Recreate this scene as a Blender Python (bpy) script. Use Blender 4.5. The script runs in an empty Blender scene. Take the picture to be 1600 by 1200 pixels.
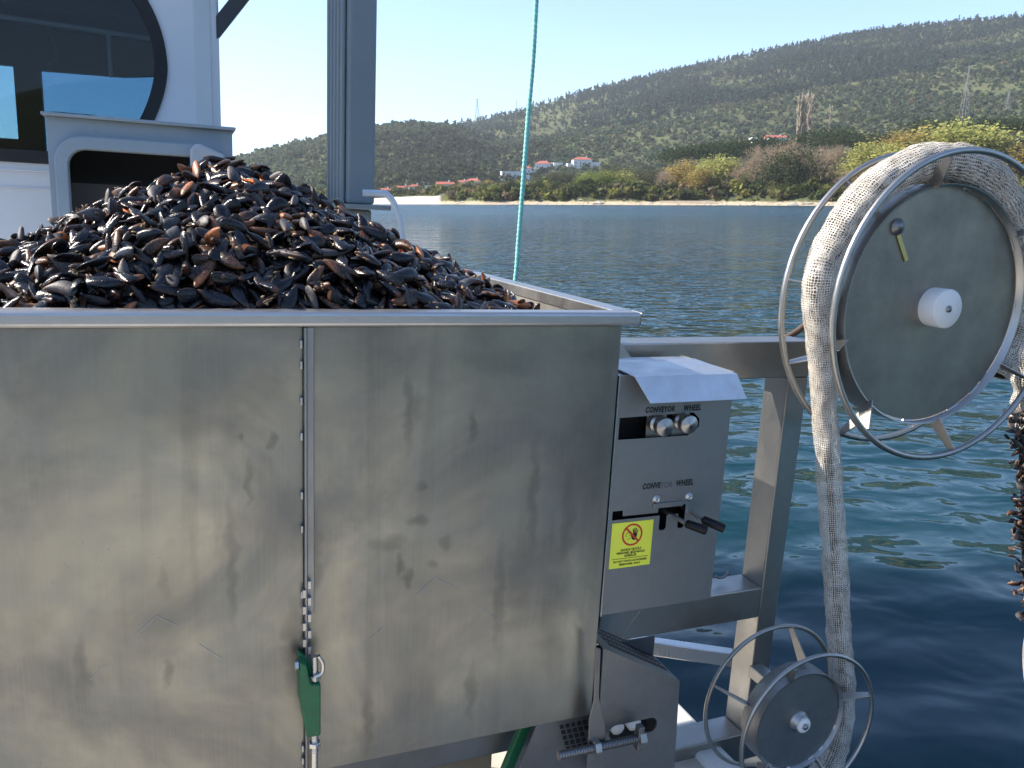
import bpy, bmesh, math, random
import numpy as np
from mathutils import Vector, Matrix, noise

random.seed(7)
RNG = np.random.default_rng(7)
SC = bpy.context.scene
COL = SC.collection
R = math.radians
PI = math.pi

# ------------------------------------------------------------------ camera
F_PX, W_PX, H_PX = 1250.0, 1600.0, 1200.0
EYE = Vector((0.0, 0.0, 2.35))
PITCH = math.atan((600 - 312) / F_PX)
cam = bpy.data.cameras.new('camera')
cam.sensor_width = 36.0
cam.lens = 36.0 * F_PX / W_PX
cam.clip_start = 0.05
cam.clip_end = 20000
cam_o = bpy.data.objects.new('camera', cam)
COL.objects.link(cam_o)
cam_o.location = EYE
cam_o.rotation_euler = (PI / 2 - PITCH, 0, 0)
SC.camera = cam_o

C_RIGHT = Vector((1, 0, 0))
C_FWD = Vector((0, math.cos(PITCH), -math.sin(PITCH)))
C_DOWN = Vector((0, -math.sin(PITCH), -math.cos(PITCH)))

# the boat heels about three degrees; its own axes: x along the bin front, y away from us, z up, origin at the bin's rim corner
CB = [[0.9274996, -0.3690730, 0.0499784], [-0.0305325, -0.2089302, -0.9772185], [0.3712128, 0.9049697, -0.2052555]]
CP = (0.2912, -0.161, 1.75)


def cam2w(v):
    return C_RIGHT * v[0] + C_DOWN * v[1] + C_FWD * v[2]


AX = [cam2w([CB[r][c] for r in range(3)]).normalized() for c in range(3)]
BO = EYE + cam2w(CP)
BM = Matrix(((AX[0].x, AX[1].x, AX[2].x, BO.x), (AX[0].y, AX[1].y, AX[2].y, BO.y), (AX[0].z, AX[1].z, AX[2].z, BO.z), (0, 0, 0, 1)))
BMI = BM.inverted()
EYE_L = BMI @ EYE


def PX(px, py, axis, val):
    """boat point seen at (px, py) on the plane axis = val"""
    d = BMI.to_3x3() @ cam2w(((px - 800) / F_PX, (py - 600) / F_PX, 1.0))
    t = (val - EYE_L[axis]) / d[axis]
    return EYE_L + d * t


def world_dir(px, py):
    return cam2w(((px - 800) / F_PX, (py - 600) / F_PX, 1.0))


# ------------------------------------------------------------------ sun, sky, exposure
SUN_L = Vector((-1.22, 0.62, 1.0)).normalized()
SUN = (BM.to_3x3() @ SUN_L).normalized()
elev = math.asin(SUN.z)
sun = bpy.data.lights.new('sun', 'SUN')
sun.energy = 4.5
sun.angle = R(0.5)
sun.color = (1.0, 0.90, 0.77)
sun_o = bpy.data.objects.new('sun', sun)
COL.objects.link(sun_o)
sun_o.rotation_euler = SUN.to_track_quat('Z', 'Y').to_euler()
world = bpy.data.worlds.new('World')
SC.world = world
world.use_nodes = True
wn = world.node_tree
sky = wn.nodes.new('ShaderNodeTexSky')
sky.sky_type = 'NISHITA'
sky.sun_disc = False
sky.sun_elevation = elev
sky.sun_rotation = math.atan2(SUN.x, SUN.y)
sky.altitude = 1200
sky.air_density = 1.0
sky.dust_density = 0.9
sky.ozone_density = 4.0
bg = wn.nodes['Background']
bg.inputs['Strength'].default_value = 0.115
wn.links.new(sky.outputs['Color'], bg.inputs['Color'])
SC.view_settings.view_transform = 'Standard'
SC.view_settings.look = 'None'
SC.view_settings.exposure = 1.4
SC.view_settings.gamma = 1.0


# ------------------------------------------------------------------ materials
class NT:
    def __init__(self, name):
        self.m = bpy.data.materials.new(name)
        self.m.use_nodes = True
        self.t = self.m.node_tree
        self.p = self.t.nodes['Principled BSDF']
        self.out = self.t.nodes['Material Output']

    def n(self, typ, **kw):
        nd = self.t.nodes.new('ShaderNode' + typ)
        for k, v in kw.items():
            setattr(nd, k, v)
        return nd

    def l(self, a, b):
        self.t.links.new(a, b)

    def setp(self, **kw):
        for k, v in kw.items():
            self.p.inputs[k.replace('_', ' ')].default_value = v

    def coord(self, kind='Object', scale=(1, 1, 1), loc=(0, 0, 0), rot=(0, 0, 0)):
        c = self.n('TexCoord')
        mp = self.n('Mapping')
        mp.inputs['Scale'].default_value = scale
        mp.inputs['Location'].default_value = loc
        mp.inputs['Rotation'].default_value = rot
        self.l(c.outputs[kind], mp.inputs['Vector'])
        return mp.outputs['Vector']

    def noise(self, vec, scale, detail=4, rough=0.55, dist=0.0):
        t = self.n('TexNoise')
        t.inputs['Scale'].default_value = scale
        t.inputs['Detail'].default_value = detail
        t.inputs['Roughness'].default_value = rough
        t.inputs['Distortion'].default_value = dist
        if vec is not None:
            self.l(vec, t.inputs['Vector'])
        return t.outputs['Fac']

    def ramp(self, fac, stops, interp='LINEAR'):
        r = self.n('ValToRGB')
        r.color_ramp.interpolation = interp
        els = r.color_ramp.elements
        while len(els) < len(stops):
            els.new(0.5)
        for e, (p, c) in zip(els, stops):
            e.position = p
            e.color = c if len(c) == 4 else (*c, 1)
        self.l(fac, r.inputs['Fac'])
        return r.outputs['Color']

    def fr(self, fac, a, b, lo=0.0, hi=1.0):
        m = self.n('MapRange')
        m.clamp = True
        for k, v in (('From Min', a), ('From Max', b), ('To Min', lo), ('To Max', hi)):
            m.inputs[k].default_value = v
        self.l(fac, m.inputs['Value'])
        return m.outputs['Result']

    def math(self, op, a, b=None):
        m = self.n('Math', operation=op)
        for i, v in enumerate((a, b)):
            if v is None:
                continue
            if isinstance(v, (int, float)):
                m.inputs[i].default_value = v
            else:
                self.l(v, m.inputs[i])
        return m.outputs[0]

    def mix(self, fac, a, b, blend='MIX'):
        m = self.n('Mix', data_type='RGBA', blend_type=blend)
        for i, v in ((0, fac), (6, a), (7, b)):
            if isinstance(v, (int, float)):
                m.inputs[i].default_value = v
            elif isinstance(v, tuple):
                m.inputs[i].default_value = v if len(v) == 4 else (*v, 1)
            else:
                self.l(v, m.inputs[i])
        return m.outputs[2]

    def bump(self, h, strength=0.3, dist=0.01):
        b = self.n('Bump')
        b.inputs['Strength'].default_value = strength
        b.inputs['Distance'].default_value = dist
        self.l(h, b.inputs['Height'])
        self.l(b.outputs['Normal'], self.p.inputs['Normal'])
        return b


def paint(name, col, rough=0.5, metal=0.0, var=0.15, scale=6.0, bump=0.05, spec=0.5, spots=0.0):
    t = NT(name)
    v = t.coord()
    n = t.noise(v, scale, 6, 0.6)
    d = tuple(c * (1 - var) for c in col)
    h = tuple(min(1, c * (1 + var)) for c in col)
    c = t.ramp(n, [(0.3, d), (0.7, h)])
    if spots:
        s = t.noise(v, scale * 7, 3, 0.6)
        c = t.mix(t.fr(s, 0.62, 0.72, 0, spots), c, tuple(x * 0.35 for x in col))
    t.l(c, t.p.inputs['Base Color'])
    t.l(t.fr(n, 0.3, 0.7, rough * 0.85, min(1, rough * 1.2)), t.p.inputs['Roughness'])
    t.setp(Metallic=metal)
    t.p.inputs['Specular IOR Level'].default_value = spec
    if bump:
        t.bump(t.noise(v, scale * 12, 3), bump, 0.004)
    return t.m


def steel(name, col=(0.42, 0.41, 0.39), rough=0.38, dirt=0.25, scale=5.0, stretch=(1, 1, 1)):
    t = NT(name)
    v = t.coord(scale=stretch)
    n = t.noise(v, scale, 7, 0.62)
    n2 = t.noise(t.coord(scale=(160, 160, 6)), 3, 2)
    c = t.ramp(n, [(0.28, tuple(x * (1 - dirt) for x in col)), (0.72, tuple(min(1, x * (1 + dirt * 0.4)) for x in col))])
    t.l(c, t.p.inputs['Base Color'])
    t.setp(Metallic=1.0)
    r = t.math('ADD', t.fr(n, 0.3, 0.7, rough + 0.1, rough - 0.07), t.fr(n2, 0.3, 0.7, -0.04, 0.04))
    t.l(r, t.p.inputs['Roughness'])
    t.bump(n2, 0.06, 0.001)
    return t.m


def bin_steel(name, blobs, streaks=True):
    """stainless sheet with dull streaks, spots and blotches of dried brine, and on the left sheet a painted reflection"""
    t = NT(name)
    v = t.coord()
    big = t.noise(v, 2.6, 5, 0.6, 0.5)
    mid = t.noise(v, 5.0, 7, 0.6, 0.2)
    fine = t.noise(v, 75.0, 3, 0.6)
    speck = t.noise(v, 210.0, 2, 0.5)
    st = t.noise(t.coord(scale=(13, 13, 0.7)), 1.0, 4, 0.6, 0.5)
    brush = t.noise(t.coord(scale=(420, 40, 5)), 1.0, 2, 0.5)
    base = t.ramp(big, [(0.30, (0.165, 0.170, 0.168)), (0.46, (0.242, 0.238, 0.215)), (0.67, (0.385, 0.372, 0.31))])
    base = t.mix(t.fr(mid, 0.48, 0.68, 0, 0.5), base, (0.255, 0.275, 0.255))
    base = t.mix(t.fr(mid, 0.46, 0.34, 0, 0.3), base, (0.155, 0.158, 0.150))
    dark = t.fr(st, 0.56, 0.8, 0, 0.45) if streaks else None
    if dark is not None:
        base = t.mix(dark, base, (0.14, 0.143, 0.133))
    base = t.mix(t.fr(fine, 0.68, 0.74, 0, 0.5), base, (0.15, 0.145, 0.12))
    base = t.mix(t.fr(speck, 0.70, 0.76, 0, 0.5), base, (0.12, 0.115, 0.10))
    base = t.mix(t.fr(brush, 0.35, 0.65, 0, 0.07), base, (0.5, 0.49, 0.46))
    total = None
    sep = t.n('SeparateXYZ')
    wob = t.n('TexNoise')
    wob.inputs['Scale'].default_value = 22
    t.l(v, wob.inputs['Vector'])
    wv = t.n('VectorMath', operation='MULTIPLY_ADD')
    wv.inputs[1].default_value = (0.045, 0.045, 0.045)
    t.l(wob.outputs['Color'], wv.inputs[0])
    t.l(v, wv.inputs[2])
    t.l(wv.outputs[0], sep.inputs[0])
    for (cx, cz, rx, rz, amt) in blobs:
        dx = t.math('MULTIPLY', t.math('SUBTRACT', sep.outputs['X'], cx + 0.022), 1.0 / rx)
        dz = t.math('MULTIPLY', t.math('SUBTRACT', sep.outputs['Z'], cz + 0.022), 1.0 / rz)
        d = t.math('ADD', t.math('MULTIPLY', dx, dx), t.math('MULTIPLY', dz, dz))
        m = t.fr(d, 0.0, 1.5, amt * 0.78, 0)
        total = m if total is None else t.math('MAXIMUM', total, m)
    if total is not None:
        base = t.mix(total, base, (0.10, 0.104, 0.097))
    t.l(base, t.p.inputs['Base Color'])
    t.setp(Metallic=0.92)
    t.l(t.math('ADD', t.fr(big, 0.3, 0.7, 0.50, 0.32), t.fr(mid, 0.4, 0.7, -0.03, 0.10)), t.p.inputs['Roughness'])
    soft = t.noise(v, 2.0, 1, 0.4)
    t.bump(t.math('ADD', t.math('MULTIPLY', soft, 4.0), t.math('MULTIPLY', fine, 0.02)), 0.10, 0.012)
    return t.m


M = {}
M['steel'] = steel('brushed_steel')
M['steel_dark'] = steel('dull_steel', (0.27, 0.27, 0.27), 0.45, 0.3)
M['steel_box'] = steel('matt_steel', (0.31, 0.315, 0.32), 0.5, 0.18)
M['steel_bright'] = steel('bright_steel', (0.62, 0.61, 0.59), 0.3, 0.2)
M['rim'] = steel('rim_steel', (0.50, 0.50, 0.50), 0.4, 0.2)
M['wheel_disc'] = steel('wheel_plate', (0.34, 0.318, 0.28), 0.44, 0.35, 6.0)
M['drum_plate'] = steel('drum_plate', (0.34, 0.345, 0.35), 0.5, 0.35, 9.0)
M['black'] = paint('black_plastic', (0.006, 0.006, 0.0065), 0.4, spec=0.3)
M['slot'] = paint('slot_black', (0.006, 0.006, 0.007), 0.7)
M['rubber'] = paint('black_rubber', (0.012, 0.012, 0.014), 0.6)
M['white_plastic'] = paint('white_plastic', (0.72, 0.71, 0.68), 0.45, var=0.05)
M['white_paint'] = paint('white_paint', (0.72, 0.74, 0.76), 0.4, var=0.05, scale=1.5)
M['deck_white'] = paint('deck_white', (0.62, 0.63, 0.62), 0.6, var=0.12, scale=3, spots=0.3)
M['deck_grey'] = paint('deck_grey', (0.50, 0.465, 0.40), 0.75, var=0.25, scale=2, spots=0.5)
M['grey_paint'] = paint('grey_blue_paint', (0.28, 0.345, 0.40), 0.5, var=0.08, scale=4, spots=0.15)
M['mast_paint'] = paint('mast_grey_paint', (0.20, 0.235, 0.25), 0.5, var=0.07, scale=4, spots=0.1)
M['light_grey'] = paint('light_grey_paint', (0.42, 0.46, 0.50), 0.45, var=0.05)
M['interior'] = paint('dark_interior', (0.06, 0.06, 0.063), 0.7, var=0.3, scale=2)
M['dark_grey'] = paint('dark_grey_paint', (0.06, 0.063, 0.067), 0.6)
M['green'] = paint('green_plastic', (0.008, 0.115, 0.045), 0.45, var=0.2, scale=30, spots=0.3)
M['yellow'] = paint('yellow_label', (0.78, 0.80, 0.07), 0.45, var=0.04)
M['red'] = paint('red_print', (0.55, 0.05, 0.02), 0.5)
M['ink'] = paint('black_print', (0.012, 0.012, 0.014), 0.5)
M['worn_ink'] = paint('worn_print', (0.10, 0.105, 0.11), 0.5)
M['tan'] = paint('tan_board', (0.22, 0.17, 0.11), 0.7)
M['brass'] = paint('yellow_strip', (0.55, 0.5, 0.2), 0.4, 0.5)
M['rope'] = paint('teal_rope', (0.22, 0.56, 0.51), 0.55, var=0.2, scale=60)
M['beard'] = paint('shell_beard', (0.27, 0.185, 0.10), 0.9, var=0.5, scale=300)
M['flesh'] = paint('mussel_flesh', (0.75, 0.26, 0.08), 0.35, var=0.3, scale=200)
M['worm'] = paint('worm_tube', (0.6, 0.57, 0.5), 0.7, var=0.1, scale=300)


def shell(name, c_low, c_hi, film, rough):
    t = NT(name)
    uv = t.n('TexCoord').outputs['UV']
    sep = t.n('SeparateXYZ')
    t.l(uv, sep.inputs[0])
    u = sep.outputs['X']
    w = t.n('Mapping')
    w.inputs['Scale'].default_value = (1, 1, 1)
    t.l(uv, w.inputs['Vector'])
    n = t.noise(w.outputs['Vector'], 9.0, 5, 0.65)
    w2 = t.n('Mapping')
    w2.inputs['Scale'].default_value = (34, 3, 1)
    t.l(uv, w2.inputs['Vector'])
    rings = t.noise(w2.outputs['Vector'], 1.0, 3, 0.6)
    c = t.mix(t.fr(t.math('ADD', n, t.fr(u, 0.15, 0.95, 0.22, -0.22)), 0.4, 0.62), c_low, c_hi)
    c = t.mix(t.fr(rings, 0.55, 0.75, 0, 0.6), c, tuple(x * 1.9 + 0.006 for x in c_hi))
    w3 = t.n('Mapping')
    w3.inputs['Scale'].default_value = (7, 5, 1)
    t.l(uv, w3.inputs['Vector'])
    f = t.noise(w3.outputs['Vector'], 1.0, 6, 0.75)
    c = t.mix(t.fr(f, 0.60, 0.70, 0, film), c, (0.30, 0.25, 0.18))
    ev = t.math('ABSOLUTE', t.math('SUBTRACT', sep.outputs['Y'], 1.0))
    edge = t.math('MULTIPLY', t.fr(ev, 0.05, 0.34, 1, 0), t.fr(n, 0.42, 0.60))
    umbo = t.fr(t.math('ADD', u, t.math('MULTIPLY', n, 0.2)), 0.12, 0.30, 1, 0)
    c = t.mix(t.math('MULTIPLY', t.math('MAXIMUM', edge, umbo), 0.5), c, (0.15, 0.062, 0.026))
    t.l(c, t.p.inputs['Base Color'])
    t.l(t.math('ADD', t.fr(n, 0.3, 0.7, rough, rough + 0.18), t.fr(f, 0.55, 0.7, 0, 0.3)), t.p.inputs['Roughness'])
    t.p.inputs['Specular IOR Level'].default_value = 0.42
    t.bump(t.math('ADD', rings, t.math('MULTIPLY', f, 0.5)), 0.75, 0.0011)
    return t.m


SHELLS = [shell('shell_black', (0.004, 0.004, 0.005), (0.008, 0.009, 0.014), 0.3, 0.12),
          shell('shell_brown', (0.009, 0.006, 0.005), (0.105, 0.045, 0.022), 0.35, 0.18),
          shell('shell_orange', (0.060, 0.020, 0.009), (0.40, 0.15, 0.065), 0.3, 0.32),
          shell('shell_grey', (0.022, 0.021, 0.024), (0.085, 0.078, 0.078), 0.9, 0.42)]


# ------------------------------------------------------------------ mesh builder
class MB:
    def __init__(self):
        self.v, self.f, self.mi = [], [], []
        self.smooth = []

    def add(self, vs, fs, mi=0, smooth=False):
        o = len(self.v)
        self.v += [Vector(x) for x in vs]
        self.f += [[i + o for i in f] for f in fs]
        self.mi += [mi] * len(fs)
        self.smooth += [smooth] * len(fs)

    def box(self, a, b, mi=0):
        (x0, y0, z0), (x1, y1, z1) = a, b
        vs = [(x0, y0, z0), (x1, y0, z0), (x1, y1, z0), (x0, y1, z0), (x0, y0, z1), (x1, y0, z1), (x1, y1, z1), (x0, y1, z1)]
        self.add(vs, [(0, 3, 2, 1), (4, 5, 6, 7), (0, 1, 5, 4), (1, 2, 6, 5), (2, 3, 7, 6), (3, 0, 4, 7)], mi)

    def bar(self, p, q, w, h, up=(0, 0, 1), mi=0, w2=None, h2=None):
        p, q = Vector(p), Vector(q)
        d = (q - p).normalized()
        s = d.cross(Vector(up)).normalized()
        u = s.cross(d).normalized()
        w2 = w if w2 is None else w2
        h2 = h if h2 is None else h2
        vs = []
        for c, a, b in ((p, w, h), (q, w2, h2)):
            vs += [c - s * a / 2 - u * b / 2, c + s * a / 2 - u * b / 2, c + s * a / 2 + u * b / 2, c - s * a / 2 + u * b / 2]
        self.add(vs, [(0, 1, 2, 3)[::-1], (4, 5, 6, 7), (0, 1, 5, 4), (1, 2, 6, 5), (2, 3, 7, 6), (3, 0, 4, 7)], mi)

    def prism(self, poly, d, mi=0):
        """poly: list of 3d points (planar), extruded by vector d"""
        n = len(poly)
        d = Vector(d)
        vs = [Vector(p) for p in poly] + [Vector(p) + d for p in poly]
        nrm = Vector((0, 0, 0))
        for i in range(n):
            nrm += Vector(poly[i]).cross(Vector(poly[(i + 1) % n]))
        a, b = list(range(n)), list(range(n, 2 * n))
        fs = [a[::-1], b] if nrm.dot(d) > 0 else [a, b[::-1]]
        for i in range(n):
            j = (i + 1) % n
            q = [i, j, n + j, n + i]
            fs.append(q if nrm.dot(d) > 0 else q[::-1])
        self.add(vs, fs, mi)

    def tube(self, pts, r, n=10, closed=False, mi=0, cap=True, radii=None):
        pts = [Vector(p) for p in pts]
        m = len(pts)
        vs, fs = [], []
        prev = None
        for i, p in enumerate(pts):
            if closed:
                t = (pts[(i + 1) % m] - pts[i - 1]).normalized()
            else:
                t = (pts[min(i + 1, m - 1)] - pts[max(i - 1, 0)]).normalized()
            if prev is None:
                a = Vector((0, 0, 1)) if abs(t.z) < 0.9 else Vector((1, 0, 0))
                u = t.cross(a).normalized()
            else:
                u = (prev - t * prev.dot(t)).normalized()
            prev = u
            w = t.cross(u)
            rr = r if radii is None else radii[i]
            for k in range(n):
                a = 2 * PI * k / n
                vs.append(p + (u * math.cos(a) + w * math.sin(a)) * rr)
        for i in range(m if closed else m - 1):
            j = (i + 1) % m
            for k in range(n):
                l = (k + 1) % n
                fs.append((i * n + k, i * n + l, j * n + l, j * n + k))
        self.add(vs, fs, mi, True)
        if cap and not closed:
            self.add(vs[:n][::-1], [tuple(range(n))], mi)
            self.add(vs[-n:], [tuple(range(n))], mi)

    def lathe(self, c, axis, prof, n=32, mi=0, smooth=True):
        """prof: (radius, offset along axis) pairs"""
        c, ax = Vector(c), Vector(axis).normalized()
        a = Vector((0, 0, 1)) if abs(ax.z) < 0.9 else Vector((1, 0, 0))
        u = ax.cross(a).normalized()
        w = ax.cross(u)
        vs, fs = [], []
        for (r, h) in prof:
            for k in range(n):
                t = 2 * PI * k / n
                vs.append(c + ax * h + (u * math.cos(t) + w * math.sin(t)) * max(r, 1e-5))
        for i in range(len(prof) - 1):
            for k in range(n):
                l = (k + 1) % n
                fs.append((i * n + k, i * n + l, (i + 1) * n + l, (i + 1) * n + k))
        self.add(vs, fs, mi, smooth)

    def build(self, name, mats, parent=None, origin=None, bevel=0.0, seg=2, world=False):
        """parent: thing (its local frame); origin: boat point the mesh is centred on"""
        me = bpy.data.meshes.new(name)
        o = Vector(origin) if origin is not None else (parent['_o'] if parent is not None and '_o' in parent else Vector((0, 0, 0)))
        o = Vector(o)
        me.from_pydata([tuple(v - o) for v in self.v], [], self.f)
        if not isinstance(mats, (list, tuple)):
            mats = [mats]
        for m in mats:
            me.materials.append(m)
        me.polygons.foreach_set('material_index', self.mi)
        me.polygons.foreach_set('use_smooth', self.smooth)
        me.update()
        ob = bpy.data.objects.new(name, me)
        COL.objects.link(ob)
        ob['_o'] = tuple(o)
        if parent is not None:
            ob.parent = parent
        elif not world:
            ob.matrix_world = BM @ Matrix.Translation(o)
        else:
            ob.location = o
        if bevel:
            md = ob.modifiers.new('bevel', 'BEVEL')
            md.width = bevel
            md.segments = seg
            md.limit_method = 'ANGLE'
            md.angle_limit = R(40)
        return ob


def tag(o, label=None, cat=None, group=None, kind=None):
    for k, v in (('label', label), ('category', cat), ('group', group), ('kind', kind)):
        if v:
            o[k] = v
    return o


def thing(name, label, cat, loc, group=None, world=False):
    e = bpy.data.objects.new(name, None)
    COL.objects.link(e)
    e.empty_display_size = 0.1
    if world:
        e.location = loc
    else:
        e.matrix_world = BM @ Matrix.Translation(Vector(loc))
    e['_o'] = tuple(loc)
    tag(e, label, cat, group)
    return e


def raw_mesh(name, verts, loops, starts, totals, mats, mi=None, smooth=None, uv=None, col=None):
    me = bpy.data.meshes.new(name)
    me.vertices.add(len(verts))
    me.vertices.foreach_set('co', np.asarray(verts, np.float32).ravel())
    me.loops.add(len(loops))
    me.loops.foreach_set('vertex_index', np.asarray(loops, np.int32))
    me.polygons.add(len(starts))
    me.polygons.foreach_set('loop_start', np.asarray(starts, np.int32))
    me.polygons.foreach_set('loop_total', np.asarray(totals, np.int32))
    for m in mats:
        me.materials.append(m)
    if mi is not None:
        me.polygons.foreach_set('material_index', np.asarray(mi, np.int32))
    if smooth is not None:
        me.polygons.foreach_set('use_smooth', np.asarray(smooth, bool))
    if uv is not None:
        l = me.uv_layers.new(name='UVMap')
        l.data.foreach_set('uv', np.asarray(uv, np.float32).ravel())
    if col is not None:
        a = me.attributes.new('tint', 'FLOAT_COLOR', 'POINT')
        a.data.foreach_set('color', np.asarray(col, np.float32).ravel())
    me.update(calc_edges=True)
    me.validate()
    return me


def hex_poly(c, ax, r, n=6, rot=0.0):
    c, ax = Vector(c), Vector(ax).normalized()
    a = Vector((0, 0, 1)) if abs(ax.z) < 0.9 else Vector((1, 0, 0))
    u = ax.cross(a).normalized()
    w = ax.cross(u)
    return [c + (u * math.cos(rot + 2 * PI * k / n) + w * math.sin(rot + 2 * PI * k / n)) * r for k in range(n)]


def catmull(pts, per=10):
    P = [Vector(p) for p in pts]
    P = [P[0] * 2 - P[1]] + P + [P[-1] * 2 - P[-2]]
    out = []
    for i in range(1, len(P) - 2):
        for k in range(per):
            t = k / per
            a, b, c, d = P[i - 1], P[i], P[i + 1], P[i + 2]
            out.append(0.5 * ((2 * b) + (c - a) * t + (2 * a - 5 * b + 4 * c - d) * t * t + (3 * b - a - 3 * c + d) * t ** 3))
    out.append(P[-2])
    return out


def text_mesh(body, size, bold=0.0, shear=0.0, xscale=1.0):
    cu = bpy.data.curves.new('lettering', 'FONT')
    cu.body = body
    cu.size = size
    cu.offset = bold
    cu.shear = shear
    cu.space_character = 1.0 + bold * 2.2
    cu.align_x = 'CENTER'
    cu.resolution_u = 3
    ob = bpy.data.objects.new('lettering', cu)
    COL.objects.link(ob)
    dg = bpy.context.evaluated_depsgraph_get()
    me = bpy.data.meshes.new_from_object(ob.evaluated_get(dg))
    vs = [(v.co.x * xscale, v.co.y) for v in me.vertices]
    fs = [tuple(p.vertices) for p in me.polygons]
    bpy.data.objects.remove(ob)
    bpy.data.curves.remove(cu)
    bpy.data.meshes.remove(me)
    return vs, fs


# ================================================================== SETTING: sea, land
def shore_r(px):
    return float(np.interp(px, [-2000, 300, 600, 690, 760, 1000, 1300, 1600, 3500], [520, 470, 440, 425, 395, 370, 345, 330, 320]))


def elev_z(px, py, r):
    d = world_dir(px, py)
    return EYE.z + d.z / math.hypot(d.x, d.y) * r


HILL_C = ([-400, 150, 300, 390, 450, 515, 590, 650, 720, 760, 800, 850, 900], [330, 295, 262, 243, 228, 213, 198, 193, 199, 220, 252, 285, 310])
HILL_B = ([300, 500, 600, 700, 750, 800, 830, 900, 1000, 1100, 1200, 1300, 1400, 1500, 1600, 2000, 2800], [330, 262, 228, 200, 188, 176, 168, 147, 122, 99, 78, 58, 45, 36, 29, 40, 120])
COAST = ([-400, 300, 600, 700, 800, 900, 1000, 1100, 1200, 1300, 1400, 1500, 1600, 2600], [312, 309, 303, 298, 293, 290, 286, 276, 262, 248, 240, 232, 226, 230])


def nz(x, y, s, o=0.0):
    return noise.noise(Vector((x / s + o, y / s - o, o * 0.37)))


def ground_z(px, r):
    d = world_dir(px, 312)
    a = math.atan2(d.x, d.y)
    x, y = r * math.sin(a), r * math.cos(a)
    rs = shore_r(px) + 7 * nz(x, y, 38, 3.1) + 3 * nz(x, y, 13, 8.0)
    r1 = 640.0
    z1 = elev_z(px, float(np.interp(px, *COAST)), r1)
    bank = float(np.interp(px, [560, 620, 690, 740, 1600], [1.0, 2.0, 4.2, 4.4, 3.4])) * (1 + 0.35 * nz(x, y, 22, 1.7))
    if r < rs:
        z = (r - rs) * 0.06
    elif r < rs + 9:
        z = (r - rs) * 0.09
    elif r < rs + 20:
        t = (r - rs - 9) / 11
        z = 0.8 + (bank - 0.0) * t * t * (3 - 2 * t)
    else:
        t = min(1, (r - rs - 20) / (r1 - rs - 20))
        z = 0.8 + bank + (z1 - 0.8 - bank) * t
        z += nz(x, y, 60, 5.0) * 1.2 * min(1, t * 5)
    if r > r1:
        best = z1
        for (prof, rr, base) in ((HILL_C, 1250.0, 700.0), (HILL_B, 1900.0, 760.0)):
            zt = elev_z(px, float(np.interp(px, *prof)), rr)
            if r <= rr:
                t = max(0, (r - base) / (rr - base))
                h = z1 + (zt - z1) * (t ** 1.05)
            else:
                h = zt - (r - rr) * 0.30
            h += nz(x, y, 210, 2.0) * 13 * math.sin(PI * min(1, max(0, (r - base) / (rr - base)))) if r < rr else 0
            best = max(best, h)
        z = best
    return x, y, z


PXS = np.concatenate([np.linspace(-1500, -150, 30, endpoint=False), np.linspace(-150, 1750, 260, endpoint=False), np.linspace(1750, 3600, 36)])
RS = np.concatenate([np.linspace(318, 480, 66, endpoint=False), np.linspace(480, 700, 26, endpoint=False), np.linspace(700, 2300, 70), [2700, 3400]])
gv = []
gc = []
for p in PXS:
    for r in RS:
        gv.append(ground_z(float(p), float(r)))
        q_ = r - shore_r(p)
        sd_ = 1.0 if (540 < p < 690 and 0 < q_ < 58 * max(0, 1 - ((p - 625) / 72.0) ** 2) ** 0.5 + 6 * nz(p, r, 9, 2.0)) else 0.0
        gc.append((sd_, 0, 0, 1))
nr = len(RS)
quads = []
for i in range(len(PXS) - 1):
    for j in range(nr - 1):
        quads.append((i * nr + j, (i + 1) * nr + j, (i + 1) * nr + j + 1, i * nr + j + 1))
t = NT('hill_ground')
v = t.coord('Object')
n1 = t.noise(v, 0.008, 6, 0.6)
n2 = t.noise(v, 0.05, 5, 0.65)
n3 = t.noise(v, 0.5, 4, 0.6)
c = t.ramp(n1, [(0.36, (0.060, 0.075, 0.036)), (0.5, (0.085, 0.100, 0.046)), (0.66, (0.125, 0.135, 0.058))])
c = t.mix(t.fr(n2, 0.5, 0.7, 0, 0.7), c, (0.13, 0.11, 0.065))
c = t.mix(t.fr(n3, 0.45, 0.7, 0, 0.5), c, (0.030, 0.036, 0.018))
sep = t.n('SeparateXYZ')
g = t.n('NewGeometry')
t.l(g.outputs['Position'], sep.inputs[0])
zz = t.math('ADD', sep.outputs['Z'], t.fr(n3, 0.3, 0.7, -0.5, 0.5))
sand = t.mix(n2, (0.34, 0.27, 0.18), (0.52, 0.44, 0.32))
c = t.mix(t.fr(zz, 1.0, 1.9, 1, 0), c, sand)
atr = t.n('Attribute')
atr.attribute_name = 'tint'
sx_ = t.n('SeparateColor')
t.l(atr.outputs['Color'], sx_.inputs[0])
c = t.mix(sx_.outputs[0], c, (0.62, 0.57, 0.48))
t.l(c, t.p.inputs['Base Color'])
t.setp(Roughness=0.95)
t.p.inputs['Specular IOR Level'].default_value = 0.1
t.bump(n3, 0.5, 1.0)
me = raw_mesh('hills', gv, np.array(quads).ravel(), np.arange(len(quads)) * 4, np.full(len(quads), 4), [t.m], smooth=np.ones(len(quads), bool), col=gc)
hills = bpy.data.objects.new('hills', me)
COL.objects.link(hills)
tag(hills, 'wooded hills rising behind the far shore', None, None, 'structure')

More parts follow.
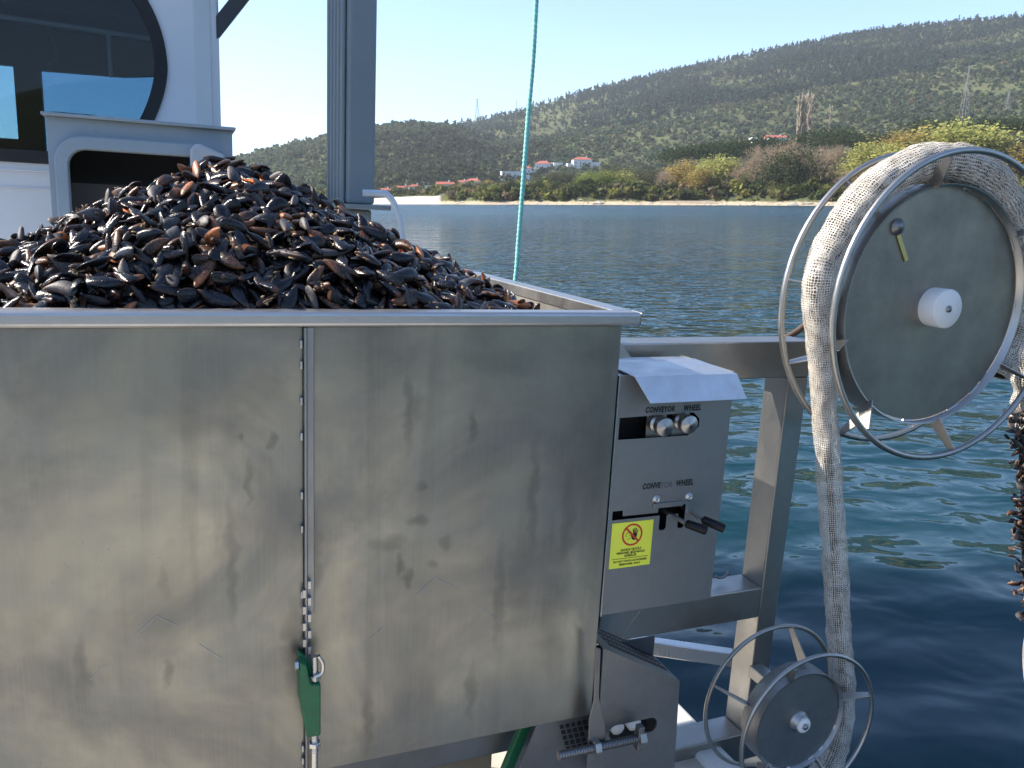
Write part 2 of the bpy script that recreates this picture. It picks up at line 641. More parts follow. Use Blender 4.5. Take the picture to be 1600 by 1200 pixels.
bv_, bq_ = [], []  # hills added behind the camera to darken what the bare steel mirrors
AZS = np.linspace(R(72), R(288), 90)
RB = [760, 790, 900, 1050, 1250, 1500, 1800, 2200]
for a in AZS:
    hh_ = 150 + 70 * math.sin(a * 3.1 + 0.6) + 40 * math.sin(a * 7.3)
    for k, r in enumerate(RB):
        x, y = r * math.sin(a), r * math.cos(a)
        z = -6 if k == 0 else hh_ * (0.02 + 0.98 * math.sin(min(1, (k - 1) / 5) * PI / 2)) * (1 if k < 7 else 0.6) + 14 * nz(x, y, 160, 4.4) * (k > 1)
        bv_.append((x, y, z))
nb = len(RB)
bq_ = [(i * nb + j, i * nb + j + 1, (i + 1) * nb + j + 1, (i + 1) * nb + j) for i in range(len(AZS) - 1) for j in range(nb - 1)]
me = raw_mesh('hills', bv_, np.array(bq_).ravel(), np.arange(len(bq_)) * 4, np.full(len(bq_), 4), [hills.data.materials[0]], smooth=np.ones(len(bq_), bool))
o = bpy.data.objects.new('hills', me)
COL.objects.link(o)
tag(o, 'hills added out of view behind the camera to darken reflections', None, None, 'structure')

# the sea: one sheet to the horizon
t = NT('sea_water')
v = t.coord('Object')
vl = t.n('VectorMath', operation='LENGTH')
t.l(v, vl.inputs[0])
dist = vl.outputs['Value']
lee = t.fr(dist, 3.5, 28.0, 0.10, 1.0)        # calm water in the lee of the boat, ruffled farther out
a1 = t.noise(t.coord('Object', (1.0, 1.35, 1), rot=(0, 0, 0.25)), 1.9, 2, 0.45, 0.4)
a2 = t.noise(t.coord('Object', (1.0, 1.25, 1), rot=(0, 0, -0.2)), 5.0, 2, 0.5, 0.4)
a3 = t.noise(t.coord('Object', (1, 1.3, 1)), 0.55, 2, 0.5)
patch = t.fr(t.noise(v, 0.03, 3, 0.5), 0.35, 0.65, 0.7, 1.2)
h = t.math('ADD', t.math('MULTIPLY', a1, 0.26), t.math('MULTIPLY', a2, 0.026))
h = t.math('MULTIPLY', h, t.math('MULTIPLY', patch, lee))
h = t.math('ADD', h, t.math('MULTIPLY', a3, t.math('MULTIPLY', 0.34, t.fr(dist, 3.0, 26.0, 0.5, 1.0))))
a5 = t.noise(t.coord('Object', (0.8, 1.2, 1)), 0.17, 3, 0.5, 0.3)
h = t.math('ADD', h, t.math('MULTIPLY', a5, 0.6))
t.setp(Base_Color=(0.004, 0.030, 0.040, 1), IOR=1.333)
t.p.subsurface_method = 'BURLEY'
t.p.inputs['Subsurface Weight'].default_value = 1.0
t.p.inputs['Subsurface Radius'].default_value = (0.6, 1.0, 1.1)
t.p.inputs['Subsurface Scale'].default_value = 2.5
t.l(t.fr(dist, 14.0, 170.0, 0.03, 0.23), t.p.inputs['Roughness'])
t.bump(h, 1.0, 1.0)
mb = MB()
S = 4300.0
mb.add([(-S, -S, 0), (S, -S, 0), (S, S, 0), (-S, S, 0)], [(0, 1, 2, 3)])
sea = mb.build('sea', t.m, world=True, origin=(0, 0, 0))
tag(sea, 'dark blue green bay with small ripples', None, None, 'structure')

# ================================================================== BOAT: hull, cabin, hatch, mast
ZD = -1.44


def wall_with_holes(outer, holes, y, thick, plane='xz'):
    """flat wall in the boat xz plane at y with holes; returns MB"""
    bm = bmesh.new()
    edges = []
    for loop in [outer] + holes:
        vs = [bm.verts.new((p[0], y, p[1])) for p in loop]
        for i in range(len(vs)):
            edges.append(bm.edges.new((vs[i], vs[(i + 1) % len(vs)])))
    bmesh.ops.triangle_fill(bm, use_beauty=True, use_dissolve=False, edges=edges)
    bmesh.ops.recalc_face_normals(bm, faces=bm.faces[:])
    bm.verts.index_update()
    vs = [v.co.copy() for v in bm.verts]
    fs = [[v.index for v in f.verts] for f in bm.faces]
    front = []
    for f in fs:
        n = (vs[f[1]] - vs[f[0]]).cross(vs[f[2]] - vs[f[0]])
        front.append(f if n.y < 0 else f[::-1])
    bm.free()
    m = MB()
    m.add(vs, front)
    m.add([v + Vector((0, thick, 0)) for v in vs], [f[::-1] for f in front])
    for loop in [outer] + holes:
        n = len(loop)
        for i in range(n):
            p, q = loop[i], loop[(i + 1) % n]
            m.add([(p[0], y, p[1]), (q[0], y, q[1]), (q[0], y + thick, q[1]), (p[0], y + thick, p[1])], [(0, 1, 2, 3)])
    return m


hull = thing('boat_hull', 'white work boat hull and deck under the steel bin', 'boat', (-1.4, 1.5, ZD - 0.9))
mb = MB()
mb.prism([(0.50, -4.5, ZD), (0.50, 6.5, ZD), (-3.6, 6.5, ZD), (-3.6, -4.5, ZD)], (0, 0, -0.06))
mb.build('deck', M['deck_grey'], hull)
mb = MB()
mb.prism([(0.50, -4.5, ZD + 0.02), (0.60, -4.5, ZD + 0.02), (0.60, -4.5, ZD - 1.1), (0.50, -4.5, ZD - 1.1)], (0, 11, 0))
mb.prism([(-3.7, -4.5, ZD + 0.02), (-3.6, -4.5, ZD + 0.02), (-3.6, -4.5, ZD - 1.1), (-3.7, -4.5, ZD - 1.1)], (0, 11, 0))
mb.prism([(-3.6, 6.5, ZD + 0.02), (0.5, 6.5, ZD + 0.02), (0.5, 6.5, ZD - 1.1), (-3.6, 6.5, ZD - 1.1)], (0, 0.1, 0))
mb.prism([(-3.6, -4.6, ZD + 0.02), (0.5, -4.6, ZD + 0.02), (0.5, -4.6, ZD - 1.1), (-3.6, -4.6, ZD - 1.1)], (0, 0.1, 0))
mb.build('side', M['deck_white'], hull, bevel=0.015)

# wheelhouse
YC = 2.5
cab = thing('wheelhouse', 'white wheelhouse with dark curved window behind the mussel heap', 'cabin', (-1.7, 3.3, ZD))
outer = [(-2.7, ZD), (-0.87, ZD), (-0.87, 2.0), (-2.7, 2.0)]
arc_r = [(-1.5, 0.304), (-1.3, 0.312), (-1.17, 0.362), (-1.075, 0.462), (-1.015, 0.585), (-0.985, 0.70), (-0.983, 0.79), (-1.003, 0.90), (-1.05, 1.01), (-1.12, 1.10), (-1.22, 1.17), (-1.36, 1.21), (-1.5, 1.22)]
win = [(-2.55, 0.304)] + arc_r + [(-2.55, 1.22)]


def smooth_loop(pts, per=4):
    return [(p.x, p.z) for p in catmull([(x, 0, z) for x, z in pts], per)]


win = [(-2.55, 0.304)] + smooth_loop(arc_r, 4) + [(-2.55, 1.22)]
cx, cz = -1.75, 0.76


def inset(loop, d):
    n = len(loop)
    out = []
    for i in range(n):
        a, b, c = Vector(loop[i - 1]), Vector(loop[i]), Vector(loop[(i + 1) % n])
        t1, t2 = (b - a).normalized(), (c - b).normalized()
        n1, n2 = Vector((-t1.y, t1.x)), Vector((-t2.y, t2.x))
        m = (n1 + n2).normalized()
        out.append(tuple(b + m * d / max(0.4, m.dot(n1))))
    return out


win_in = inset(win, 0.052)
wm = wall_with_holes(outer, [win], YC, 0.06)
wm.prism([(-0.87, YC, ZD), (-0.80, YC + 0.07, ZD), (-0.86, YC + 0.13, ZD), (-0.93, YC + 0.06, ZD)], (0, 0, 2.0 - ZD))
wm.box((-0.84, YC + 0.12, ZD), (-0.78, 4.2, 2.0))
wm.box((-2.76, YC, ZD), (-2.702, 4.2, 2.0))
wm.box((-2.8, YC - 0.12, 2.0), (-0.70, 4.35, 2.08))
wm.build('wall', M['white_paint'], cab)
mb = MB()
mb.tube([(-0.79, YC + 0.10, ZD), (-0.79, YC + 0.10, 2.0)], 0.028, 14)
mb.build('corner_post', M['white_paint'], cab)
rw = wall_with_holes([(-2.70, ZD), (-0.84, ZD), (-0.84, 2.0), (-2.70, 2.0)], [[(-1.694, 0.30), (-0.99, 0.30), (-0.99, 0.93), (-1.25, 0.895), (-1.694, 0.885)], [(-2.62, 0.485), (-1.83, 0.485), (-1.83, 0.895), (-2.62, 0.895)]], 4.14, 0.06)
rw.build('rear_wall', M['dark_grey'], cab)
mb = MB()
mb.box((-2.70, YC + 0.061, 1.32), (-0.842, 4.13, 1.36))
mb.box((-2.70, YC + 0.061, ZD), (-2.66, 4.13, 1.32))
mb.box((-0.90, YC + 0.14, ZD), (-0.842, 4.13, 1.32))
mb.box((-2.66, YC + 0.3, -0.2), (-0.9, YC + 0.9, 0.24))
mb.box((-1.30, YC + 0.35, 0.24), (-1.05, YC + 0.6, 0.42))
mb.box((-2.66, YC + 0.5, 1.02), (-0.95, YC + 0.62, 1.08))
mb.box((-2.66, YC + 1.1, 1.15), (-0.95, YC + 1.22, 1.22))
mb.tube(catmull([(-1.52, 3.3, 1.3), (-1.53, 3.3, 1.0), (-1.50, 3.3, 0.86), (-1.56, 3.3, 0.8)], 6), 0.018, 8)
mb.tube([(-2.3, 3.6, 1.05), (-1.0, 3.5, 1.0)], 0.012, 6)
mb.build('interior_lining', M['interior'], cab)
mb = MB()
mb.box((-1.50, 2.95, 0.42), (-1.32, 3.02, 0.56))
mb.build('instrument_panel', M['grey_paint'], cab, bevel=0.006)
mb = MB()
mb.tube([(-2.3, 3.0, 0.98), (-1.02, 2.95, 0.93)], 0.012, 8)
mb.tube([(-1.24, 2.97, 0.93), (-1.24, 2.97, 0.74)], 0.010, 8)
mb.build('handrail', M['light_grey'], cab)
for nm, (x0, x1, z0, z1), tint in (('rear_pane', (-1.694, -0.99, 0.30, 0.93), (0.40, 0.57, 0.70)), ('rear_pane', (-2.62, -1.83, 0.485, 0.895), (0.60, 0.78, 0.86))):
    t = NT('tinted_pane')
    tr = t.n('BsdfTransparent')
    tr.inputs[0].default_value = (*tint, 1)
    gl = t.n('BsdfGlossy')
    gl.inputs['Roughness'].default_value = 0.03
    fz = t.n('Fresnel')
    fz.inputs[0].default_value = 1.45
    mx = t.n('MixShader')
    t.l(fz.outputs[0], mx.inputs[0])
    t.l(tr.outputs[0], mx.inputs[1])
    t.l(gl.outputs[0], mx.inputs[2])
    t.l(mx.outputs[0], t.out.inputs['Surface'])
    mb = MB()
    mb.box((x0, 4.155, z0), (x1, 4.165, z1))
    mb.build(nm, t.m, cab)
# window: rubber frame + tinted glass
mb = MB()
n = len(win)
for i in range(n):
    j = (i + 1) % n
    a, b, c, d = win[i], win[j], win_in[j], win_in[i]
    q = [(a[0], YC - 0.012, a[1]), (b[0], YC - 0.012, b[1]), (c[0], YC - 0.012, c[1]), (d[0], YC - 0.012, d[1])]
    back = [(p[0], YC + 0.05, p[2]) for p in q]
    mb.add(q + back, [(0, 1, 2, 3), (0, 4, 5, 1), (3, 2, 6, 7)])
wf = mb.build('window', M['rubber'], cab)
t = NT('cabin_glass')
tr = t.n('BsdfTransparent')
tr.inputs[0].default_value = (0.62, 0.68, 0.70, 1)
gl = t.n('BsdfGlossy')
gl.inputs['Roughness'].default_value = 0.02
gl.inputs[0].default_value = (0.9, 0.9, 0.9, 1)
fz = t.n('Fresnel')
fz.inputs[0].default_value = 1.35
mx = t.n('MixShader')
t.l(fz.outputs[0], mx.inputs[0])
t.l(tr.outputs[0], mx.inputs[1])
t.l(gl.outputs[0], mx.inputs[2])
t.l(mx.outputs[0], t.out.inputs['Surface'])
mb = MB()
mb.prism([(p[0], YC + 0.012, p[1]) for p in win_in], (0, 0.008, 0))
mb.build('pane', t.m, wf)
mb = MB()
mb.bar((-0.84, 2.62, 0.86), (-0.44, 2.62, 1.40), 0.06, 0.085, (0, 1, 0))
mb.build('roof_brace', M['dark_grey'], cab, bevel=0.004)
mb = MB()
mb.tube([(-2.4, YC - 0.011, 0.272), (-0.95, YC - 0.011, 0.272)], 0.004, 6)
mb.tube([(-2.4, YC - 0.006, 0.20), (-0.95, YC - 0.006, 0.20)], 0.003, 6)
mb.build('seam', M['white_paint'], cab)

# grey hatch coaming in front of the wheelhouse
YH = 2.0
hat = thing('hatch_box', 'grey blue steel hatch box with rounded dark opening below cabin window', 'hatch', (-1.07, 2.2, ZD))
x0, x1 = -1.395, -0.745


def round_rect(x0, z0, x1, z1, r, n=6):
    out = []
    for (cx_, cz_, a0) in ((x1 - r, z0 + r, -90), (x1 - r, z1 - r, 0), (x0 + r, z1 - r, 90), (x0 + r, z0 + r, 180)):
        for k in range(n + 1):
            a = R(a0 + 90 * k / n)
            out.append((cx_ + r * math.cos(a), cz_ + r * math.sin(a)))
    return out


hole = round_rect(-1.328, -0.6, -0.83, 0.350, 0.06)
wm = wall_with_holes([(x0, ZD), (x1, ZD), (x1, 0.462), (x0, 0.462)], [hole], YH, 0.012)
wm.box((x0, YH + 0.0121, ZD), (x0 + 0.012, 2.47, 0.462))
wm.box((x1 - 0.012, YH + 0.0121, ZD), (x1, 2.47, 0.462))
wm.build('casing', M['grey_paint'], hat)
mb = MB()
mb.box((x0 - 0.012, YH - 0.035, 0.463), (x1 + 0.012, 2.48, 0.475))
mb.build('top_plate', M['grey_paint'], hat, bevel=0.003)
ro = round_rect(-1.375, -0.65, -0.78, 0.400, 0.10)
ri = round_rect(-1.330, -0.602, -0.828, 0.352, 0.062)
mb = MB()
n = len(ro)
for i in range(n):
    j = (i + 1) % n
    q = [(ro[i][0], YH - 0.001, ro[i][1]), (ro[j][0], YH - 0.001, ro[j][1]), (ro[j][0], YH - 0.022, ro[j][1] - 0.0), (ro[i][0], YH - 0.022, ro[i][1]), (ri[i][0], YH - 0.022, ri[i][1]), (ri[j][0], YH - 0.022, ri[j][1]), (ri[i][0], YH + 0.03, ri[i][1]), (ri[j][0], YH + 0.03, ri[j][1])]
    mb.add(q, [(0, 1, 2, 3), (3, 2, 5, 4), (4, 5, 7, 6)])
mb.build('opening_frame', M['grey_paint'], hat, bevel=0.006)
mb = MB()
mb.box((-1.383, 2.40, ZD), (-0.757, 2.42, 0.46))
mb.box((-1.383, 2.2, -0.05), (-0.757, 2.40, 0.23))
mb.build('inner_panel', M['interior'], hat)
mb = MB()
mb.prism([(-0.905, YH - 0.075, 0.30), (-0.905, YH - 0.075, 0.375), (-0.885, YH - 0.075, 0.40), (-0.865, YH - 0.075, 0.40), (-0.775, YH - 0.075, 0.365), (-0.775, YH - 0.075, 0.30)], (0, 0.05, 0))
mb.build('handle', M['light_grey'], hat, bevel=0.012, seg=3)

# mast column
ms = thing('mast', 'grey steel mast column with vertical ribs rising behind the mussels', 'mast', (-0.287, 1.92, ZD))
mb = MB()
mb.box((-0.340, 1.70, 0.203), (-0.233, 2.15, 2.6))
mb.build('column', M['mast_paint'], ms, bevel=0.012, seg=3)
for k, yy in enumerate((1.765, 1.845, 1.925, 2.005, 2.085)):
    mb = MB()
    mb.box((-0.357, yy - 0.024, 0.203), (-0.341, yy + 0.024, 2.6))
    mb.build('rib', M['mast_paint'], ms, bevel=0.007, seg=2)
mb = MB()
mb.box((-0.43, 1.62, 0.184), (-0.185, 2.24, 0.202))
mb.build('base_plate', M['mast_paint'], ms, bevel=0.004)
mb = MB()
mb.box((-0.33, 1.72, ZD), (-0.24, 2.13, 0.183))
mb.build('pedestal', M['mast_paint'], ms, bevel=0.01)

# clear hose
t = NT('clear_hose')
t.setp(Base_Color=(0.72, 0.78, 0.84, 1), Roughness=0.25)
t.p.inputs['Transmission Weight'].default_value = 0.35
hp = [(-0.30, 1.60, 0.245)] + [tuple(PX(*p, 1, 1.6)) for p in ((592, 302), (604, 304), (614, 315), (622, 335), (627, 360), (630, 400))] + [(-0.12, 1.6, -0.4), (-0.1, 1.6, ZD)]
mb = MB()
mb.tube(catmull(hp, 8), 0.0125, 12)
hs = mb.build('hose', t.m, origin=(-0.1, 1.6, ZD))
tag(hs, 'translucent white hose arching down beside the grey mast', 'hose')

# teal rope
YR = 0.95
rp = [tuple(PX(x, y, 1, YR)) for x, y in ((868, -520), (856, -300), (843, -70), (838, 0), (833, 90), (825.5, 180), (817, 290), (810, 380), (805, 440))]
last = Vector(rp[-1])
rp += [(last.x - 0.03, YR, last.z - 0.4), (last.x - 0.05, YR, ZD + 0.02)]
path = catmull(rp, 30)
mb = MB()
acc = 0.0
tw = []
for i, p in enumerate(path):
    if i:
        acc += (p - path[i - 1]).length
    tw.append(acc)
for s in range(3):
    pts = []
    for p, l in zip(path, tw):
        a = 2 * PI * (l / 0.044 + s / 3)
        pts.append(p + Vector((math.cos(a) * 0.0043, math.sin(a) * 0.0043, 0)))
    mb.tube(pts, 0.0040, 8)
o = mb.build('rope', M['rope'], origin=(last.x, YR, ZD))
tag(o, 'twisted turquoise rope hanging taut beyond the rim of the bin', 'rope')

# ================================================================== BIN
BX0 = -1.62
ob_ = (-0.72, 0.02, -0.995)
hopper = thing('mussel_bin', 'stainless steel bin heaped full of mussels', 'bin', ob_)


def bl(px, py, rx, rz, amt):
    p = PX(px, py, 1, 0.02)
    return (p.x - ob_[0], p.z - ob_[2], rx, rz, amt)


right_blobs = [bl(638, 640, 0.012, 0.085, 0.6), bl(650, 640, 0.018, 0.03, 0.4), bl(737, 665, 0.011, 0.035, 0.6), bl(833, 780, 0.013, 0.14, 0.55), bl(888, 800, 0.016, 0.15, 0.45), bl(780, 930, 0.013, 0.13, 0.5), bl(815, 900, 0.03, 0.16, 0.35), bl(870, 960, 0.035, 0.15, 0.35), bl(655, 812, 0.026, 0.016, 0.65), bl(605, 850, 0.035, 0.018, 0.5), bl(698, 850, 0.02, 0.018, 0.55), bl(658, 762, 0.011, 0.012, 0.6), bl(626, 880, 0.01, 0.024, 0.7), bl(637, 905, 0.011, 0.022, 0.7), bl(676, 882, 0.014, 0.008, 0.5), bl(736, 1080, 0.014, 0.075, 0.5), bl(576, 1130, 0.011, 0.07, 0.5), bl(488, 880, 0.02, 0.1, 0.6), bl(930, 640, 0.10, 0.25, 0.25), bl(720, 560, 0.28, 0.06, 0.25)]
left_blobs = [bl(362, 885, 0.012, 0.12, 0.5), bl(258, 910, 0.012, 0.05, 0.5), bl(128, 1045, 0.013, 0.065, 0.55), bl(262, 1050, 0.011, 0.03, 0.6), bl(388, 755, 0.008, 0.05, 0.5), bl(368, 688, 0.006, 0.014, 0.6), bl(424, 688, 0.008, 0.018, 0.6), bl(458, 1010, 0.02, 0.10, 0.65), bl(250, 940, 0.08, 0.10, 0.25), bl(235, 600, 0.20, 0.10, 0.35)]  # last blob paints a person's dark blurred reflection into the sheet colour
M['bin_r'] = bin_steel('bin_sheet_stained', right_blobs)
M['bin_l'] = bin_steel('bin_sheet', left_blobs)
M['bin_in'] = steel('bin_inside', (0.66, 0.65, 0.62), 0.45, 0.2)
mb = MB()
mb.box((-0.722, 0.020, -0.995), (-0.043, 0.026, -0.036))
mb.build('front_panel', M['bin_r'], hopper, bevel=0.002)
mb = MB()
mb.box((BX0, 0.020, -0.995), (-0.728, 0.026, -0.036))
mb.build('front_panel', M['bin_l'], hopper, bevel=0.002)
# sides and sloping back of the hopper
mb = MB()
for xa in (-0.051, BX0):
    mb.prism([(xa, 0.027, -0.036), (xa, 0.027, -0.995), (xa, 0.30, -0.995), (xa, 1.20, -0.20), (xa, 1.20, -0.036)], (0.006, 0, 0))
mb.prism([(BX0 + 0.007, 0.30, -0.994), (BX0 + 0.007, 1.199, -0.2), (BX0 + 0.007, 1.193, -0.2), (BX0 + 0.007, 0.294, -0.994)], (1.561, 0, 0))
mb.box((BX0 + 0.007, 1.193, -0.199), (-0.052, 1.199, -0.036))
mb.box((BX0 + 0.007, 0.027, -0.994), (-0.052, 0.294, -0.988))
mb.build('wall', M['bin_in'], hopper)
# rim: folded flange all round with rounded corner
mb = MB()
mb.box((BX0 - 0.05, 0.0, -0.035), (-0.006, 0.052, -0.005))
mb.build('rim', M['rim'], hopper, bevel=0.008, seg=3)
mb = MB()
mb.box((-0.052, 0.0525, -0.035), (0.0, 1.205, -0.0054))
mb.prism([(-0.0055, 0.003, -0.0345), (-0.0055, 0.0522, -0.0345), (0.0, 0.0522, -0.0345), (0.0, 0.012, -0.0345)], (0, 0, 0.029))
mb.build('rim', M['rim'], hopper, bevel=0.006, seg=3)
mb = MB()
mb.box((BX0 - 0.05, 1.206, -0.035), (0.0, 1.256, -0.0054))
mb.box((BX0 - 0.05, 0.053, -0.035), (BX0 + 0.002, 1.205, -0.0054))
mb.build('rim', M['rim'], hopper, bevel=0.006, seg=3)
# hinge strip between the two front panels
mb = MB()
mb.box((-0.7275, 0.004, -0.995), (-0.7225, 0.026, -0.036))
mb.box((-0.7224, 0.012, -0.62), (-0.708, 0.0195, -0.036))
mb.build('hinge_strip', M['steel_box'], hopper, bevel=0.0015)
for k in range(11):
    z = -0.545 - 0.036 * k * 0.5
    mb = MB()
    xs = -0.7295 if k % 2 else -0.7195
    mb.box((xs - 0.003, 0.000, z - 0.017), (xs + 0.004, 0.0115, z))
    mb.build('hinge_knuckle', M['rim'], hopper, bevel=0.001)
mb = MB()
for z in (-0.06, -0.10, -0.17, -0.24, -0.36, -0.43, -0.57, -0.92, -0.95):
    mb.box((-0.7345, 0.010, z - 0.016), (-0.729, 0.0198, z))
mb.build('weld_stitch', M['rim'], hopper, bevel=0.002)
# raised weld lines pressed through the sheet
mb = MB()
for lx in ((0, 0), (435, -60)):
    for seg in (((140, 1062), (163, 1040)), ((213, 992), (245, 962)), ((245, 962), (277, 978)), ((312, 1007), (347, 1030))):
        a = PX(seg[0][0] + lx[0], seg[0][1] + lx[1], 1, 0.0195)
        b = PX(seg[1][0] + lx[0], seg[1][1] + lx[1], 1, 0.0195)
        mb.tube([a, (a + b) / 2 + Vector((0, -0.0002, 0)), b], 0.0006, 8)
mb.build('weld_line', M['rim'], hopper)

# green latch on the seam
lt = thing('latch', 'green plastic latch block with threaded rod on the bin seam', 'latch', (-0.72, 0.0, -0.9))
mb = MB()
mb.prism([(-0.742, 0.0, -0.695), (-0.720, -0.006, -0.715), (-0.706, -0.030, -0.740), (-0.706, -0.030, -0.855), (-0.722, -0.030, -0.855), (-0.742, -0.0, -0.80)], (0.0, 0.018, 0))
mb.prism([(-0.742, -0.034, -0.700), (-0.730, -0.034, -0.708), (-0.722, -0.034, -0.752), (-0.702, -0.034, -0.757), (-0.702, -0.034, -0.872), (-0.730, -0.034, -0.872), (-0.741, -0.034, -0.80)], (0, 0.032, 0))
mb.build('block', M['green'], lt, bevel=0.003)
mb = MB()
for za_, zb__ in ((-0.700, -0.755), (-0.868, -1.05)):
    mb = MB()
    mb.tube([(-0.712, -0.018, za_), (-0.712, -0.018, zb__)], 0.0065, 12)
    for k in range(14):
        mb.tube([(-0.712, -0.018, za_ - 0.004 - 0.0035 * k), (-0.712, -0.018, za_ - 0.0057 - 0.0035 * k)], 0.0074, 12)
    mb.build('rod', M['steel_bright'], lt)
for z in (-0.752, -0.905):
    mb = MB()
    mb.prism(hex_poly((-0.712, -0.018, z), (0, 0, 1), 0.013), (0, 0, 0.011))
    mb.build('nut', M['steel_bright'], lt, bevel=0.0015)
mb = MB()
mb.tube(catmull([(-0.715, -0.027, -0.74), (-0.700, -0.027, -0.735), (-0.697, -0.027, -0.715), (-0.706, -0.027, -0.695)], 6), 0.0042, 8)
mb.build('hook', M['steel_bright'], lt)
mb = MB()
mb.prism(hex_poly((-0.7425, -0.014, -0.716), (-1, 0, 0), 0.012), (-0.008, 0, 0))
mb.build('bolt', M['steel_bright'], lt, bevel=0.0015)

# ================================================================== CONTROL BOX
YB = 0.03
bx = thing('control_box', 'grey steel control box with knobs and levers beside the bin', 'control box', (0.12, 0.1, -0.74))
xL, xR, zT, zB = -0.034, 0.281, -0.150, -0.737


def bp(px, py, y=YB):
    p = PX(px, py, 1, y)
    return (p.x, p.z)


kz0, kz1 = bp(990, 686)[1], bp(990, 652)[1]
sx0, sx1 = bp(967, 670)[0], bp(1092, 665)[0]
knob_hole = [(sx0, kz0), (sx1 - 0.03, kz0), (sx1, kz0 + 0.02), (sx1, kz1 - 0.012), (sx1 - 0.018, kz1 + 0.004), (sx0, kz1)]
lz0, lz1 = bp(1000, 809)[1], bp(1000, 795)[1]
lx0, lx1 = bp(957, 803)[0], bp(1070, 797)[0]
a0, a1 = bp(1030, 815)[0], bp(1041, 815)[0]
b0, b1 = bp(1059, 815)[0], bp(1069, 815)[0]
zl = lz0 - 0.033
lev_hole = [(lx0, lz0), (a0, lz0), (a0, zl), (a0 + 0.004, zl - 0.005), (a1 - 0.004, zl - 0.005), (a1, zl), (a1, lz0), (b0, lz0), (b0, zl), (b0 + 0.004, zl - 0.005), (b1 - 0.004, zl - 0.005), (b1, zl), (b1, lz1), (lx0, lz1)]
fm = wall_with_holes([(xL, zB), (xR, zB), (xR, zT), (xL, zT)], [knob_hole, lev_hole], YB, 0.002)
fm.box((xR - 0.002, YB + 0.0021, zB), (xR, 0.26, zT))
fm.box((xL, YB + 0.0021, zB), (xL + 0.002, 0.26, zT))
fm.box((xL + 0.0021, YB + 0.0021, zB), (xR - 0.0021, 0.258, zB + 0.002))
fm.build('casing', M['steel_box'], bx)
mb = MB()
mb.box((xL + 0.004, YB + 0.06, zB + 0.01), (xR - 0.004, YB + 0.063, zT - 0.01))
mb.build('inner_plate', M['slot'], bx)
mb = MB()
mb.box((xL - 0.0035, YB - 0.006, zB), (xL - 0.0005, YB + 0.02, zT))
mb.build('edge_fold', M['steel_bright'], bx)
# hood
mb = MB()
hx0, hx1, yb0, yb1 = -0.012, 0.264, 0.0, 0.165
mb.prism([(hx0, yb0, -0.150), (hx1, yb0, -0.150), (hx1 - 0.006, yb1, -0.144), (hx0, yb1, -0.144)], (0, 0, 0.002))
mb.prism([(hx0, yb0 - 0.0004, -0.1485), (hx1, yb0 - 0.0004, -0.1485), (hx1 + 0.012, yb0 - 0.03, -0.203), (hx0 + 0.028, yb0 - 0.03, -0.203)], (0, 0.0018, -0.0010))
mb.box((xL + 0.003, YB + 0.001, -0.156), (xR - 0.003, 0.25, -0.152))
mb.build('hood', steel('hood_steel', (0.60, 0.61, 0.63), 0.42, 0.16, 14.0), bx, bevel=0.0008)
# knobs
for (px, py) in ((1040, 668), (1078, 664)):
    p = PX(px, py, 1, YB - 0.03)
    mb = MB()
    mb.lathe((p.x, YB + 0.012, p.z), (0, -1, 0), [(0.022, 0), (0.023, 0.002), (0.023, 0.016), (0.0185, 0.0162), (0.0185, 0.024), (0.0215, 0.0245), (0.0225, 0.026), (0.0225, 0.041), (0.021, 0.0425), (0.0045, 0.0425), (0.004, 0.0435), (0, 0.0438)], 28)
    mb.build('knob', M['steel'], bx)
for (pa, pb) in ((1015, 1045), (1055, 1080)):
    mb = MB()
    xa, xb = bp(pa, 668)[0], bp(pb, 668)[0]
    mb.box((xa, YB + 0.014, kz0 - 0.004), (xb, YB + 0.018, kz1 + 0.004))
    mb.build('knob_plate', M['steel'], bx)
# levers
for (p0, p1, p2) in (((1036, 797), (1072, 818), (1104, 829)), ((1065, 792), (1098, 812), (1132, 826))):
    a = PX(*p0, 1, YB + 0.03)
    b = PX(*p1, 1, YB - 0.045)
    c_ = PX(*p2, 1, YB - 0.085)
    mb = MB()
    mb.tube([a, b], 0.0055, 10)
    lv = mb.build('lever', M['steel'], bx)
    mb = MB()
    mb.tube([b, b + (c_ - b) * 0.06, b + (c_ - b) * 0.9, c_], 0.01, 14, radii=[0.0085, 0.0105, 0.0115, 0.010])
    mb.build('grip', M['black'], lv)
mb = MB()
mb.box((bp(1020, 790)[0], YB - 0.004, lz1 - 0.002), (bp(1066, 790)[0], YB - 0.0005, lz1 + 0.010))
mb.box((bp(975, 800)[0], YB + 0.004, lz0 + 0.006), (bp(1030, 800)[0], YB + 0.007, lz1 - 0.001))
mb.build('slot_plate', M['steel_box'], bx, bevel=0.001)
for (px, py) in ((1027, 781), (1078, 777)):
    p = PX(px, py, 1, YB - 0.004)
    mb = MB()
    mb.lathe((p.x, YB, p.z), (0, -1, 0), [(0.0105, 0), (0.0105, 0.0015), (0.007, 0.002), (0.0068, 0.006), (0.004, 0.0075), (0.0035, 0.005), (0, 0.005)], 16)
    mb.build('screw', M['steel_bright'], bx)


